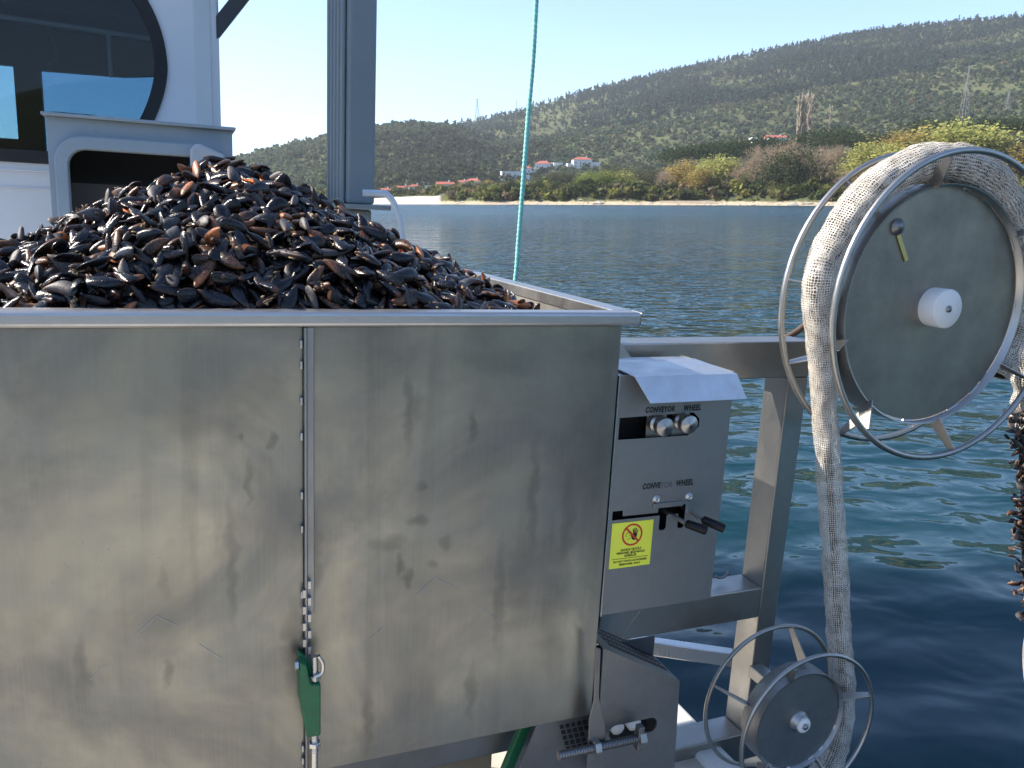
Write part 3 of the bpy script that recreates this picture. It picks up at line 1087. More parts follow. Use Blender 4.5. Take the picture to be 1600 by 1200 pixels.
def put_text(body, px, py, width_px, mat, parent, y, bold=0.0, shear=0.0, height_px=None, nm='lettering'):
    c0 = PX(px, py, 1, y)
    wx = (PX(px + width_px / 2, py, 1, y) - PX(px - width_px / 2, py, 1, y)).x
    vs, fs = text_mesh(body, 1.0, bold, shear)
    xs = [v[0] for v in vs]
    ys = [v[1] for v in vs]
    w0, h0 = max(xs) - min(xs), max(ys) - min(ys)
    s = wx / w0
    sy = s if height_px is None else (PX(px, py - height_px / 2, 1, y).z - PX(px, py + height_px / 2, 1, y).z) / h0
    m = MB()
    m.add([(c0.x + (v[0] - (max(xs) + min(xs)) / 2) * s, y, c0.z + (v[1] - (max(ys) + min(ys)) / 2) * sy) for v in vs], fs)
    return m.build(nm, mat, parent)


put_text('CONVEYOR', 1032, 639.5, 46, M['ink'], bx, YB - 0.0006, 0.05, 0.12, 9.5)
put_text('WHEEL', 1082, 637, 27, M['ink'], bx, YB - 0.0006, 0.05, 0.12, 9.5)
put_text('CONVE', 1018.5, 759, 28, M['ink'], bx, YB - 0.0006, 0.05, 0.12, 9.5)
put_text('YOR', 1041.5, 757.5, 18, M['worn_ink'], bx, YB - 0.0006, 0.02, 0.12, 9.5)
put_text('WHEEL', 1070, 754, 27, M['ink'], bx, YB - 0.0006, 0.05, 0.12, 9.5)

# yellow warning label
q = [PX(*p, 1, YB - 0.0008) for p in ((957, 818), (1021, 812), (1015, 882), (951, 889))]
xa, xb = (q[0].x + q[3].x) / 2, (q[1].x + q[2].x) / 2
za, zb = (q[0].z + q[1].z) / 2, (q[2].z + q[3].z) / 2
lab_y = YB - 0.0012
mb = MB()
mb.box((xa, lab_y, zb), (xb, lab_y + 0.0008, za))
lab = mb.build('warning_label', M['yellow'], bx)
LW, LH = xb - xa, za - zb


def lab_pt(u, v):
    return Vector((xa + u * LW, lab_y - 0.0004, za - v * LH))


ccx, ccv = 0.5, 0.285
rad = 0.25 * LW
c0 = lab_pt(ccx, ccv)
mb = MB()
n = 40
for k in range(n):
    a, b = 2 * PI * k / n, 2 * PI * (k + 1) / n
    mb.add([c0 + Vector((math.cos(t_) * r_, 0, math.sin(t_) * r_)) for t_, r_ in ((a, rad), (b, rad), (b, rad * 0.83), (a, rad * 0.83))], [(0, 1, 2, 3)])
d1 = Vector((math.cos(R(135)), 0, math.sin(R(135))))
d2 = Vector((d1.z, 0, -d1.x))
mb.add([c0 + d1 * rad * 0.86 + d2 * rad * 0.09 + Vector((0, -0.0006, 0)), c0 + d1 * rad * 0.86 - d2 * rad * 0.09 + Vector((0, -0.0006, 0)), c0 - d1 * rad * 0.86 - d2 * rad * 0.09 + Vector((0, -0.0006, 0)), c0 - d1 * rad * 0.86 + d2 * rad * 0.09 + Vector((0, -0.0006, 0))], [(0, 1, 2, 3)])
mb.build('prohibition_ring', M['red'], lab)
mb = MB()


def hp_(x, z):
    return c0 + Vector((x * rad, -0.0003, z * rad))


mb.add([hp_(*p) for p in ((-0.12, -0.10), (0.02, -0.42), (0.22, -0.52), (0.42, -0.36), (0.48, -0.02), (0.44, 0.12), (0.08, 0.12), (0.04, -0.16), (-0.06, -0.02))], [(0, 1, 2, 3, 4, 5, 6, 7, 8)])
for (x, z, l, a) in ((0.12, 0.1, 0.42, 100), (0.22, 0.1, 0.52, 92), (0.32, 0.1, 0.48, 84), (0.42, 0.08, 0.36, 70)):
    dx, dz = math.cos(R(a)), math.sin(R(a))
    px_, pz_ = -dz * 0.042, dx * 0.042
    mb.add([hp_(x + px_, z + pz_), hp_(x - px_, z - pz_), hp_(x - px_ + dx * l, z - pz_ + dz * l), hp_(x + px_ + dx * l, z + pz_ + dz * l)], [(0, 1, 2, 3)])
mb.add([hp_(*p) for p in ((-0.12, -0.10), (-0.16, 0.05), (-0.10, 0.06), (-0.04, -0.05))], [(0, 1, 2, 3)])
for pts in (((-0.62, -0.1), (-0.6, 0.12), (-0.46, 0.24), (-0.3, 0.2), (-0.2, 0.06)), ((-0.62, -0.1), (-0.52, -0.12)), ((-0.45, -0.42), (-0.25, -0.3), (-0.08, -0.28)), ((-0.3, -0.1), (-0.22, 0.02))):
    for p0, p1 in zip(pts, pts[1:]):
        v0, v1 = Vector((p0[0], p0[1])), Vector((p1[0], p1[1]))
        nn = Vector((-(v1 - v0).y, (v1 - v0).x)).normalized() * 0.018
        mb.add([hp_(*(v0 + nn)), hp_(*(v0 - nn)), hp_(*(v1 - nn)), hp_(*(v1 + nn))], [(0, 1, 2, 3)])
mb.build('hand_symbol', M['ink'], lab)


def lab_text(body, u, v, w, h):
    vs, fs = text_mesh(body, 1.0, 0.045, 0.0)
    xs = [p[0] for p in vs]
    ys = [p[1] for p in vs]
    sx = w * LW / (max(xs) - min(xs))
    sy = h * LH / 0.72
    m = MB()
    o_ = lab_pt(u, v)
    m.add([(o_.x + (p[0] - (max(xs) + min(xs)) / 2) * sx, o_.y, o_.z + (p[1] - 0.36) * sy) for p in vs], fs)
    m.build('lettering', M['ink'], lab)


lab_text('SADECE YETKİLİ', 0.5, 0.605, 0.50, 0.046)
lab_text('PERSONEL MÜDAHALE', 0.5, 0.67, 0.68, 0.046)
lab_text('EDEBİLİR', 0.5, 0.735, 0.29, 0.046)
lab_text('DO NOT TOUCH AUTHORIZED', 0.5, 0.855, 0.82, 0.042)
lab_text('PERSONNEL ONLY', 0.5, 0.925, 0.52, 0.042)
mb = MB()
mb.add([lab_pt(0.05, 0.788), lab_pt(0.05, 0.798), lab_pt(0.93, 0.798), lab_pt(0.93, 0.788)], [(0, 1, 2, 3)])
mb.build('rule_line', M['ink'], lab)

# ================================================================== SUPPORT FRAME
fr = thing('support_frame', 'stainless box section frame carrying the wheels beside the bin', 'frame', (0.45, 0.35, -1.5))
YF0, YF1 = 0.30, 0.40
for a, b in (((0.10, YF0, -0.232), (0.757, YF1, -0.125)), ((0.12, YF0, -0.990), (0.681, YF1, -0.890)), ((0.20, YF0 - 0.001, -1.50), (0.681, YF1 - 0.001, -1.395))):
    mb = MB()
    mb.box(a, b)
    mb.build('beam', M['steel'], fr, bevel=0.004)
mb = MB()
mb.prism([(0.682, YF0, -0.2325), (0.757, YF0, -0.2325), (0.745, YF0, -1.60), (0.682, YF0, -1.60)], (0, YF1 - YF0, 0))
mb.build('post', M['steel'], fr, bevel=0.004)
mb = MB()
mb.box((0.02, YF0, -1.60), (0.119, YF1, -0.10))
mb.build('post', M['steel_dark'], fr, bevel=0.004)
mb = MB()
mb.box((0.60, 0.4005, -0.225), (0.90, 0.46, -0.14))
mb.build('bearing_arm', M['steel_dark'], fr, bevel=0.004)
mb = MB()
mb.box((0.668, 0.201, -1.19), (0.715, 0.2995, -1.15))
mb.box((0.62, 0.186, -1.19), (0.715, 0.2005, -1.15))
mb.build('bearing_plate', M['steel'], fr, bevel=0.004)
pa, pb = PX(965, 996, 2, -1.20), PX(1146, 1022, 2, -1.20)
mb = MB()
dv = (pb - pa).normalized()
side = Vector((-dv.y, dv.x, 0)) * 0.04
mb.prism([pa - dv * 0.1, pb, pb + side, pa - dv * 0.1 + side], (0, 0, -0.05))
mb.build('brace', M['steel_bright'], fr, bevel=0.003)
mb = MB()
mb.prism(hex_poly(pb + Vector((0.0, 0.01, -0.012)), dv, 0.012), dv * 0.02)
mb.build('brace_bolt', M['steel_bright'], fr)
mb = MB()
p0, p1 = PX(1000, 955, 1, YF0 - 0.0003), PX(968, 997, 1, YF0 - 0.0003)
mb.tube([p0, p1], 0.0012, 6)
mb.build('weld_line', M['steel_bright'], fr)
mb = MB()
mb.tube(catmull([PX(*p, 1, 0.36) for p in ((1117, 900), (1124, 903), (1132, 901), (1139, 893))], 5), 0.004, 8, radii=None)
o = mb.build('hook', M['steel_dark'], fr)
# dark pipe on the beam behind the wheel
mb = MB()
mb.tube(catmull([PX(*p, 1, 0.45) for p in ((1225, 530), (1245, 518), (1262, 505), (1290, 490))], 6), 0.010, 10)
pp = mb.build('pipe', paint('brown_pipe', (0.10, 0.07, 0.05), 0.6), origin=tuple(PX(1225, 530, 1, 0.45)))
tag(pp, 'short brown pipe lying on the frame beam behind the wheel', 'pipe')
# small grey tab under the bin rim corner
mb = MB()
mb.prism([PX(968, 533, 1, 0.06), PX(986, 558, 1, 0.06), PX(968, 560, 1, 0.06)], (0, 0.05, 0))
mb.build('gusset', M['rim'], hopper)

# ================================================================== WHEELS


def make_wheel(name, label, c, R_ring, r_tube, R_drum, y_ring, y_rear, y_d0, y_d1, y_disc, angs, angs_r, mats, hub, sp_w):
    cx_, cz_ = c
    w = thing(name, label, 'wheel', (cx_, y_disc, cz_))  # guide wheels: the net sock only runs over them
    for yy in (y_ring, y_rear):
        mb = MB()
        pts = [(cx_ + R_ring * math.cos(2 * PI * k / 72), yy, cz_ + R_ring * math.sin(2 * PI * k / 72)) for k in range(72)]
        mb.tube(pts, r_tube, 12, closed=True)
        mb.build('ring', mats[0], w)
    mb = MB()
    mb.lathe((cx_, 0, cz_), (0, 1, 0), [(R_drum, y_d0), (R_drum, y_d1), (R_drum - 0.004, y_d1), (R_drum - 0.004, y_d0), (R_drum, y_d0)], 72)
    mb.build('drum', mats[1], w)
    mb = MB()
    mb.lathe((cx_, 0, cz_), (0, 1, 0), [(0, y_disc), (R_drum - 0.009, y_disc), (R_drum - 0.009, y_disc + 0.004), (0, y_disc + 0.004)], 72, smooth=False)
    mb.build('disc', mats[2], w)
    for k in range(14):
        a0_ = 2 * PI * (k + 0.18 * (k % 3)) / 14
        pts = [(cx_ + (R_drum - 0.006) * math.cos(a0_ + 0.012 * i), y_disc - 0.001, cz_ + (R_drum - 0.006) * math.sin(a0_ + 0.012 * i)) for i in range(6 + (k * 5) % 7)]
        mb = MB()
        mb.tube(pts, 0.0035, 6)
        mb.build('weld_bead', M['steel_bright'], w)
    for yy, y0, lst in ((y_ring, y_d0 + 0.012, angs), (y_rear, y_d1 - 0.012, angs_r)):
        for a in lst:
            d = Vector((math.cos(R(a)), 0, math.sin(R(a))))
            tg = Vector((-d.z, 0, d.x))
            p = Vector((cx_, y0, cz_)) + d * (R_drum + 0.001)
            q = Vector((cx_, yy, cz_)) + d * (R_ring - r_tube * 0.6)
            mb = MB()
            mb.bar(p, q, 0.004, sp_w, (0, 1, 0) if True else tg, w2=0.004, h2=sp_w * 0.5)
            mb.build('spoke', mats[3], w, bevel=0.001)
    r0, h0, r1, h1, hm = hub
    if r1:
        mb = MB()
        mb.lathe((cx_, y_disc, cz_), (0, -1, 0), [(r1 + 0.006, 0), (r1 + 0.006, 0.004), (r1, 0.005), (r1, h1), (r1 - 0.002, h1 + 0.001), (0, h1 + 0.001)], 28)
        mb.build('axle', M['steel'], w)
    mb = MB()
    b0_ = h1 if r1 else 0
    mb.lathe((cx_, y_disc, cz_), (0, -1, 0), [(r0, b0_), (r0, b0_ + h0 - 0.003), (r0 - 0.003, b0_ + h0), (0, b0_ + h0)], 40)
    hb = mb.build('hub', hm, w)
    mb = MB()
    mb.lathe((cx_, y_disc - b0_ - h0, cz_), (0, -1, 0), [(0.009, 0), (0.009, 0.004), (0.0055, 0.0045), (0.005, 0.007), (0, 0.007)], 14)
    mb.build('hub_bolt', M['steel_dark'], hb)
    mb = MB()
    mb.tube([(cx_, y_disc + 0.0045, cz_), (cx_, 0.42 if R_ring > 0.3 else 0.1855, cz_)], 0.016, 14)
    mb.build('shaft', M['steel_dark'], w)
    return w


WC = (0.932, 0.005)
big = make_wheel('guide_wheel', 'large steel guide wheel with white hub and net sock over its rim', WC, 0.402, 0.0085, 0.322, 0.0, 0.185, 0.045, 0.140, 0.066,
                 [104, 38, 195, 232, 282, 330], [128, 172, 205, 250, 300, 20], [M['steel'], M['steel'], M['wheel_disc'], M['steel']], (0.052, 0.05, 0, 0, M['white_plastic']), 0.042)
bp0 = Vector((WC[0] - 0.168, 0.066, WC[1] + 0.205))
mb = MB()
mb.lathe(bp0, (0, -1, 0), [(0.021, 0), (0.021, 0.006), (0.013, 0.0065), (0.013, 0.011), (0, 0.011)], 20)
mb.build('bolt', M['steel_dark'], big)
mb = MB()
mb.bar(bp0 + Vector((0.006, -0.003, -0.02)), bp0 + Vector((0.048, -0.003, -0.085)), 0.012, 0.003, (0, 1, 0))
mb.build('yellow_tab', M['brass'], big, bevel=0.001)
WC2 = (0.640, -1.170)
small = make_wheel('guide_wheel', 'small steel guide wheel low on the frame beside hanging net sock', WC2, 0.226, 0.0062, 0.153, 0.0, 0.165, 0.03, 0.098, 0.042,
                   [18, 112, 225, 300], [78, 160, 250, 335], [M['steel'], M['drum_plate'], M['drum_plate'], M['steel']], (0.022, 0.007, 0.025, 0.02, M['white_plastic']), 0.034)

# ================================================================== NET SOCK
t = NT('net_sock')
uvn = t.n('TexCoord').outputs['UV']
wob = t.n('TexNoise')
wob.inputs['Scale'].default_value = 0.35
wob.inputs['Detail'].default_value = 2
t.l(uvn, wob.inputs['Vector'])
wv = t.n('VectorMath', operation='MULTIPLY_ADD')
wv.inputs[1].default_value = (1.6, 1.6, 0)
t.l(wob.outputs['Color'], wv.inputs[0])
t.l(uvn, wv.inputs[2])
sep = t.n('SeparateXYZ')
t.l(wv.outputs[0], sep.inputs[0])
fu = t.math('PINGPONG', sep.outputs['X'], 0.5)
fv = t.math('PINGPONG', sep.outputs['Y'], 0.5)
mn = t.math('MINIMUM', fu, fv)
dens = t.fr(t.noise(uvn, 0.16, 3, 0.6), 0.35, 0.65, -0.05, 0.09)
strand = t.math('LESS_THAN', mn, t.math('ADD', dens, 0.12))
nz_ = t.noise(uvn, 0.12, 4, 0.6)
c = t.ramp(nz_, [(0.3, (0.38, 0.34, 0.285)), (0.52, (0.58, 0.545, 0.485)), (0.8, (0.72, 0.70, 0.66))])
t.l(c, t.p.inputs['Base Color'])
t.setp(Roughness=0.9)
t.p.inputs['Specular IOR Level'].default_value = 0.15
t.l(strand, t.p.inputs['Alpha'])
NET = t.m
t = NT('net_core')
cv = t.coord('Object')
c = t.ramp(t.noise(cv, 28, 4, 0.7), [(0.35, (0.02, 0.018, 0.015)), (0.55, (0.06, 0.052, 0.042)), (0.75, (0.2, 0.18, 0.15))])
t.l(c, t.p.inputs['Base Color'])
t.setp(Roughness=0.95)
CORE = t.m


def net_tube(pts, radii, mat, parent, nm, n=40, pitch=0.0060, lump=0.15, seed=0.0, squash=None):
    m = len(pts)
    vs, uvs, fs = [], [], []
    prev = None
    L = 0
    ls = []
    for i, p in enumerate(pts):
        if i:
            L += (pts[i] - pts[i - 1]).length
        ls.append(L)
        tt = (pts[min(i + 1, m - 1)] - pts[max(i - 1, 0)]).normalized()
        u = (Vector((0, 1, 0)) - tt * tt.y).normalized()
        w = tt.cross(u)
        for k in range(n):
            a = 2 * PI * k / n
            rr = radii[i] * (1 + lump * noise.noise(Vector((math.cos(a) * 1.1, math.sin(a) * 1.1, L * 13 + seed))) + lump * 0.5 * noise.noise(Vector((math.cos(a) * 3, math.sin(a) * 3, L * 40 + seed))))
            vs.append(p + (u * math.cos(a) + w * math.sin(a)) * rr)
    cells = round(2 * PI * 0.036 / pitch)
    for i in range(m - 1):
        for k in range(n):
            l = (k + 1) % n
            fs.append((i * n + k, i * n + l, (i + 1) * n + l, (i + 1) * n + k))
            for (ii, kk) in ((i, k), (i, k + 1), (i + 1, k + 1), (i + 1, k)):
                uvs.append((kk / n * cells + 0.12 * math.sin(ls[ii] * 30 + seed), ls[ii] / pitch))
    o = Vector(parent['_o'])
    V = [tuple(v - o) for v in vs]
    me = raw_mesh(nm, V, np.array(fs).ravel(), np.arange(len(fs)) * 4, np.full(len(fs), 4), [mat], smooth=np.ones(len(fs), bool), uv=uvs)
    ob = bpy.data.objects.new(nm, me)
    COL.objects.link(ob)
    ob.parent = parent
    return ob


yS = 0.10
ctrl = []
for a in (-32, -18, -4, 12, 28, 44, 60, 76, 92, 108, 124, 140, 156, 172):
    rr = 0.375
    ctrl.append((WC[0] + rr * math.cos(R(a)), yS - 0.004, WC[1] + rr * math.sin(R(a))))
for (px, py, y) in ((1284, 560, 0.11), (1289, 650, 0.115), (1297, 760, 0.115), (1304, 870, 0.115), (1309, 960, 0.11), (1315, 1040, 0.11), (1316, 1090, 0.11), (1312, 1140, 0.115), (1296, 1188, 0.12), (1268, 1232, 0.12), (1225, 1262, 0.12)):
    p = PX(px, py, 1, y)
    ctrl.append((p.x, y, p.z))
sock_pts = catmull(ctrl, 16)
sock = thing('net_sock', 'long cream cotton net sock running over both guide wheels', 'net', (0.8, 0.1, -1.3))
rad_o = []
for i, p in enumerate(sock_pts):
    s = i / len(sock_pts)
    rad_o.append(float(np.interp(s, [0, 0.12, 0.3, 0.5, 0.62, 0.75, 0.9, 1], [0.046, 0.054, 0.056, 0.043, 0.033, 0.035, 0.039, 0.038])))
net_tube(sock_pts, rad_o, NET, sock, 'outer_net', seed=0.0)
k1 = int(len(sock_pts) * 0.64)
net_tube(sock_pts[:k1], [r * 0.86 for r in rad_o[:k1]], NET, sock, 'inner_net', seed=5.0, pitch=0.0066)
net_tube(sock_pts, [r * (0.72 if i < k1 - 20 else max(0.28, 0.72 - 0.015 * (i - k1 + 20))) for i, r in enumerate(rad_o)], CORE, sock, 'packed_core', seed=9.0, lump=0.35)

# tail of net, crop rope and pale sock at the right edge
tail = thing('net_tail', 'ragged end of cream net hanging right of the large wheel', 'net', tuple(PX(1600, 640, 1, 0.12)))
tp = [PX(*p, 1, 0.13) for p in ((1608, 470), (1609, 530), (1608, 590), (1607, 640), (1606, 662))]
tp = catmull(tp, 10)
net_tube(tp, [0.045 + 0.004 * math.sin(i) for i in range(len(tp))], NET, tail, 'outer_net', seed=20)
net_tube(tp, [0.036] * len(tp), CORE, tail, 'packed_core', seed=23, lump=0.3)

# ================================================================== MUSSELS


def mussel_shape(seed, gape=0.0, nu=13, nv=12):
    rg = random.Random(seed)
    wid = rg.uniform(0.22, 0.27)
    thk = rg.uniform(0.52, 0.72)
    bend = rg.uniform(-0.07, 0.10)
    vs, uv_v, faces, fm, uvs = [], [], [], [], []

    def ring(u):
        w = wid * (u ** 0.80) * ((1 - u) ** 0.37) * 1.97
        t_ = thk * wid * (u ** 0.5) * ((1 - u) ** 0.6) * 1.75
        return w, t_

    us = [0.0, 0.015, 0.05, 0.11, 0.2, 0.3, 0.42, 0.54, 0.66, 0.77, 0.87, 0.94, 0.985, 1.0]
    halves = ((1, gape), (-1, -gape))
    for sgn, g in halves:
        base = len(vs)
        h = nv // 2
        for u in us:
            w, t_ = ring(max(u, 1e-4) if u < 1 else 0.9999)
            for k in range(h + 1):
                a = PI * k / h
                cy_ = math.cos(a)
                y = w * cy_ * (1.16 if cy_ > 0 else 0.80) + bend * math.sin(PI * u) + 0.012 * math.sin(u * 9 + seed)
                z = sgn * (t_ * (math.sin(a) ** 1.12) + 0.004 * math.sin(40 * u + seed))
                if k in (0, h):
                    z = sgn * 0.0015
                x = u
                if g:
                    ca, sa = math.cos(g), math.sin(g)
                    x, z = x * ca - z * sa, x * sa + z * ca
                vs.append((x - 0.5, y, z))
                uv_v.append((u, k / h if sgn > 0 else 2 - k / h))
        for i in range(len(us) - 1):
            for k in range(h):
                q = [base + i * (h + 1) + k, base + i * (h + 1) + k + 1, base + (i + 1) * (h + 1) + k + 1, base + (i + 1) * (h + 1) + k]
                if sgn > 0:
                    q = q[::-1]
                faces.append(q)
                fm.append(0)
        if gape:
            for i in range(len(us) - 1):
                q = [base + i * (h + 1), base + (i + 1) * (h + 1), base + (i + 1) * (h + 1) + h, base + i * (h + 1) + h]
                faces.append(q if sgn < 0 else q[::-1])
                fm.append(1)
    return vs, uv_v, faces, fm


def blob(c, r, seed, mi, squash=(1, 1, 1)):
    rg = random.Random(seed)
    bm = bmesh.new()
    bmesh.ops.create_icosphere(bm, subdivisions=1, radius=1)
    vs = [(c[0] + v.co.x * r * squash[0] * rg.uniform(0.55, 1.3), c[1] + v.co.y * r * squash[1] * rg.uniform(0.55, 1.3), c[2] + v.co.z * r * squash[2] * rg.uniform(0.55, 1.3)) for v in bm.verts]
    bm.verts.index_update()
    fs = [[v.index for v in f.verts] for f in bm.faces]
    bm.free()
    return vs, fs


MUS = []      # dicts: arrays for each variant
VK = []       # kind of each variant
kinds = [('black', 0, 7), ('brown', 1, 4), ('orange', 2, 2), ('grey', 3, 3), ('bearded', 0, 3), ('worm', 0, 2), ('gaping', 0, 2)]
sd = 1
for kind, mat, cnt in kinds:
    for k in range(cnt):
        sd += 1
        vs, uvv, fs, fm = mussel_shape(sd, 0.10 if kind == 'gaping' else 0.0)
        mats = [SHELLS[mat], M['flesh'], M['beard'], M['worm']]
        rg = random.Random(sd)
        if kind in ('bearded',) or (kind in ('grey', 'brown') and k == 0):
            for b in range(11 if kind == 'bearded' else 4):
                u = rg.uniform(-0.35, 0.15)
                bv, bf = blob((u, rg.choice((-1, 1)) * 0.15 + rg.uniform(-0.05, 0.05), rg.uniform(-0.12, 0.14)), rg.uniform(0.04, 0.075), sd * 31 + b, 2, rg.choice(((2.4, 0.5, 0.45), (0.6, 1.9, 0.5), (1.2, 0.7, 1.2))))
                o = len(vs)
                vs += bv
                uvv += [(0.5, 0.5)] * len(bv)
                fs += [[i + o for i in f] for f in bf]
                fm += [2] * len(bf)
        if kind == 'worm':
            m_ = MB()
            pts = []
            for i in range(15):
                s = i / 14
                u = 0.25 + 0.5 * s
                w = 0.24 * (u ** 0.62) * ((1 - u) ** 0.36) * 1.66
                tk = 0.72 * 0.26 * (u ** 0.5) * ((1 - u) ** 0.6) * 1.75
                yy = 0.05 * math.sin(s * 9 + sd)
                pts.append((u - 0.5, yy, tk * 0.97))
            m_.tube(pts, 0.016, 5)
            o = len(vs)
            vs += [tuple(v) for v in m_.v]
            uvv += [(0.5, 0.5)] * len(m_.v)
            fs += [[i + o for i in f] for f in m_.f]
            fm += [3] * len(m_.f)
        loops = [i for f in fs for i in f]
        tot = [len(f) for f in fs]
        st_ = np.concatenate([[0], np.cumsum(tot)[:-1]])
        uvl = [uvv[i] for i in loops]
        MUS.append(dict(v=np.array(vs, np.float32), loops=np.array(loops), starts=st_, tot=np.array(tot), mi=np.array(fm), uv=np.array(uvl, np.float32), mats=mats, shell=mat, kind=kind))
        VK.append(kind)

ALLM = SHELLS + [M['flesh'], M['beard'], M['worm']]


def gmi(d):
    return np.where(d['mi'] == 0, d['shell'], d['mi'] + 3)


AP = (-0.84, 0.62)


def heap_h(x, y):
    r = math.hypot((x - AP[0]) * (1.06 if x > AP[0] else 1.22), (y - AP[1]) * 0.95)
    z = 0.280 - 0.44 * (math.sqrt(r * r + 0.05 ** 2) - 0.05)
    z = min(z, -0.012 + 1.0 * (y - 0.03), 0.0 + 0.75 * (-0.045 - x))
    z += 0.016 * noise.noise(Vector((x * 6, y * 6, 3.3))) + 0.010 * noise.noise(Vector((x * 14, y * 14, 1.3)))
    return z


X0, X1, Y0, Y1 = BX0 + 0.04, -0.088, 0.066, 1.15
inst = []     # (variant, 4x4)
weights = {'black': 0.50, 'brown': 0.17, 'orange': 0.045, 'grey': 0.11, 'bearded': 0.12, 'worm': 0.02, 'gaping': 0.03}
by_kind = {k: [i for i, q in enumerate(VK) if q == k] for k in weights}
step = 0.030
for layer, (off, jit) in enumerate(((-0.034, 0.5), (-0.010, 0.75), (0.008, 0.9))):
    y = Y0
    while y < Y1:
        x = X0
        while x < X1:
            if layer < 2 or random.random() < 0.22:
                xx = min(X1, max(X0, x + random.uniform(-jit, jit) * step))
                yy = min(Y1, max(Y0, y + random.uniform(-jit, jit) * step))
                e = 0.01
                h_ = heap_h(xx, yy)
                nrm = Vector((-(heap_h(xx + e, yy) - h_) / e, -(heap_h(xx, yy + e) - h_) / e, 1)).normalized()
                L = random.triangular(0.046, 0.076, 0.061)
                yaw = random.uniform(0, 2 * PI)
                tilt = random.gauss(0, 0.36 if layer else 0.25)
                roll = random.gauss(0, 0.75)
                if random.random() < 0.03:
                    tilt = random.uniform(0.7, 1.2)
                rot = nrm.to_track_quat('Z', 'Y').to_matrix().to_4x4()
                mt = Matrix.Translation((xx, yy, h_ + off + random.uniform(-0.006, 0.006))) @ rot @ Matrix.Rotation(yaw, 4, 'Z') @ Matrix.Rotation(tilt, 4, 'Y') @ Matrix.Rotation(roll, 4, 'X') @ Matrix.Scale(L, 4)
                kd = random.choices(list(weights), list(weights.values()))[0]
                inst.append((random.choice(by_kind[kd]), mt))
            x += step
        y += step

# which mussels show largest in the photograph: a small depth buffer of discs
cellw = 6
zb_ = np.full((200, 267), 1e9)
idb = np.full((200, 267), -1)
BMW = BM
for i, (vk, mt) in enumerate(inst):
    w = BMW @ mt.translation - EYE
    zc = w.dot(C_FWD)
    px = 800 + F_PX * w.dot(C_RIGHT) / zc
    py = 600 + F_PX * w.dot(C_DOWN) / zc
    rp_ = 0.019 / zc * F_PX
    if py > 484:
        continue
    for gy in range(int((py - rp_) / cellw), int((py + rp_) / cellw) + 1):
        for gx in range(int((px - rp_ * 1.3) / cellw), int((px + rp_ * 1.3) / cellw) + 1):
            if 0 <= gy < 81 and 0 <= gx < 267 and zc < zb_[gy, gx]:
                zb_[gy, gx] = zc
                idb[gy, gx] = i
ids, cnt = np.unique(idb[idb >= 0], return_counts=True)
order = ids[np.argsort(-cnt)][:298]
single = set(int(i) for i in order)
LABELS = {'black': ('glossy blue black mussel with closed clean shell in the heap', 'black mussels in the heap'),
          'brown': ('dark brown mussel with closed shell in the heap', 'brown mussels in the heap'),
          'orange': ('orange tan mussel with closed shell standing out in the heap', 'orange mussels in the heap'),
          'grey': ('dull grey mussel crusted with pale growth in the heap', 'grey crusted mussels in the heap'),
          'bearded': ('black mussel with tufts of tan beard on its shell', 'bearded mussels in the heap'),
          'worm': ('black mussel marked by a white wavy worm tube', 'worm marked mussels in the heap'),
          'gaping': ('black mussel gaping open over orange flesh in the heap', 'gaping mussels in the heap')}
src = {}
for i in sorted(single):
    vk, mt = inst[i]
    d = MUS[vk]
    if vk not in src:
        me = raw_mesh('mussel', d['v'], d['loops'], d['starts'], d['tot'], ALLM, gmi(d), np.ones(len(d['tot']), bool), d['uv'])
        o = bpy.data.objects.new('mussel', me)
        src[vk] = o
    else:
        o = src[vk].copy()
    COL.objects.link(o)
    o.matrix_world = BM @ mt
    lb, gp = LABELS[d['kind']]
    tag(o, lb, 'mussel', gp)
# the rest of the heap as one mass, with the packed mussels underneath
V, LO, ST, TO, MI, UV = [], [], [], [], [], []
vo = lo = 0
for i, (vk, mt) in enumerate(inst):
    if i in single:
        continue
    d = MUS[vk]
    A = np.array(mt, np.float32)
    V.append(d['v'] @ A[:3, :3].T + A[:3, 3])
    LO.append(d['loops'] + vo)
    ST.append(d['starts'] + lo)
    TO.append(d['tot'])
    MI.append(gmi(d))
    UV.append(d['uv'])
    vo += len(d['v'])
    lo += len(d['loops'])
gx, gy = np.linspace(X0 - 0.02, X1 + 0.03, 60), np.linspace(Y0 - 0.03, Y1 + 0.02, 50)
hv = np.array([(x, y, heap_h(x, y) - 0.05) for x in gx for y in gy], np.float32)
hf = np.array([(i * 50 + j, (i + 1) * 50 + j, (i + 1) * 50 + j + 1, i * 50 + j + 1) for i in range(59) for j in range(49)])
V.append(hv)
LO.append(hf.ravel() + vo)
ST.append(np.arange(len(hf)) * 4 + lo)
TO.append(np.full(len(hf), 4))
MI.append(np.zeros(len(hf), int))
UV.append(np.tile(np.array([(0, 0), (1, 0), (1, 1), (0, 1)], np.float32), (len(hf), 1)))
me = raw_mesh('mussel_heap', np.concatenate(V), np.concatenate(LO), np.concatenate(ST), np.concatenate(TO), ALLM, np.concatenate(MI), np.ones(sum(len(x) for x in TO), bool), np.concatenate(UV))
heap = bpy.data.objects.new('mussel_heap', me)
COL.objects.link(heap)
heap.matrix_world = BM
tag(heap, 'heap of wet black mussels filling the steel bin', 'mussels', None, 'stuff')

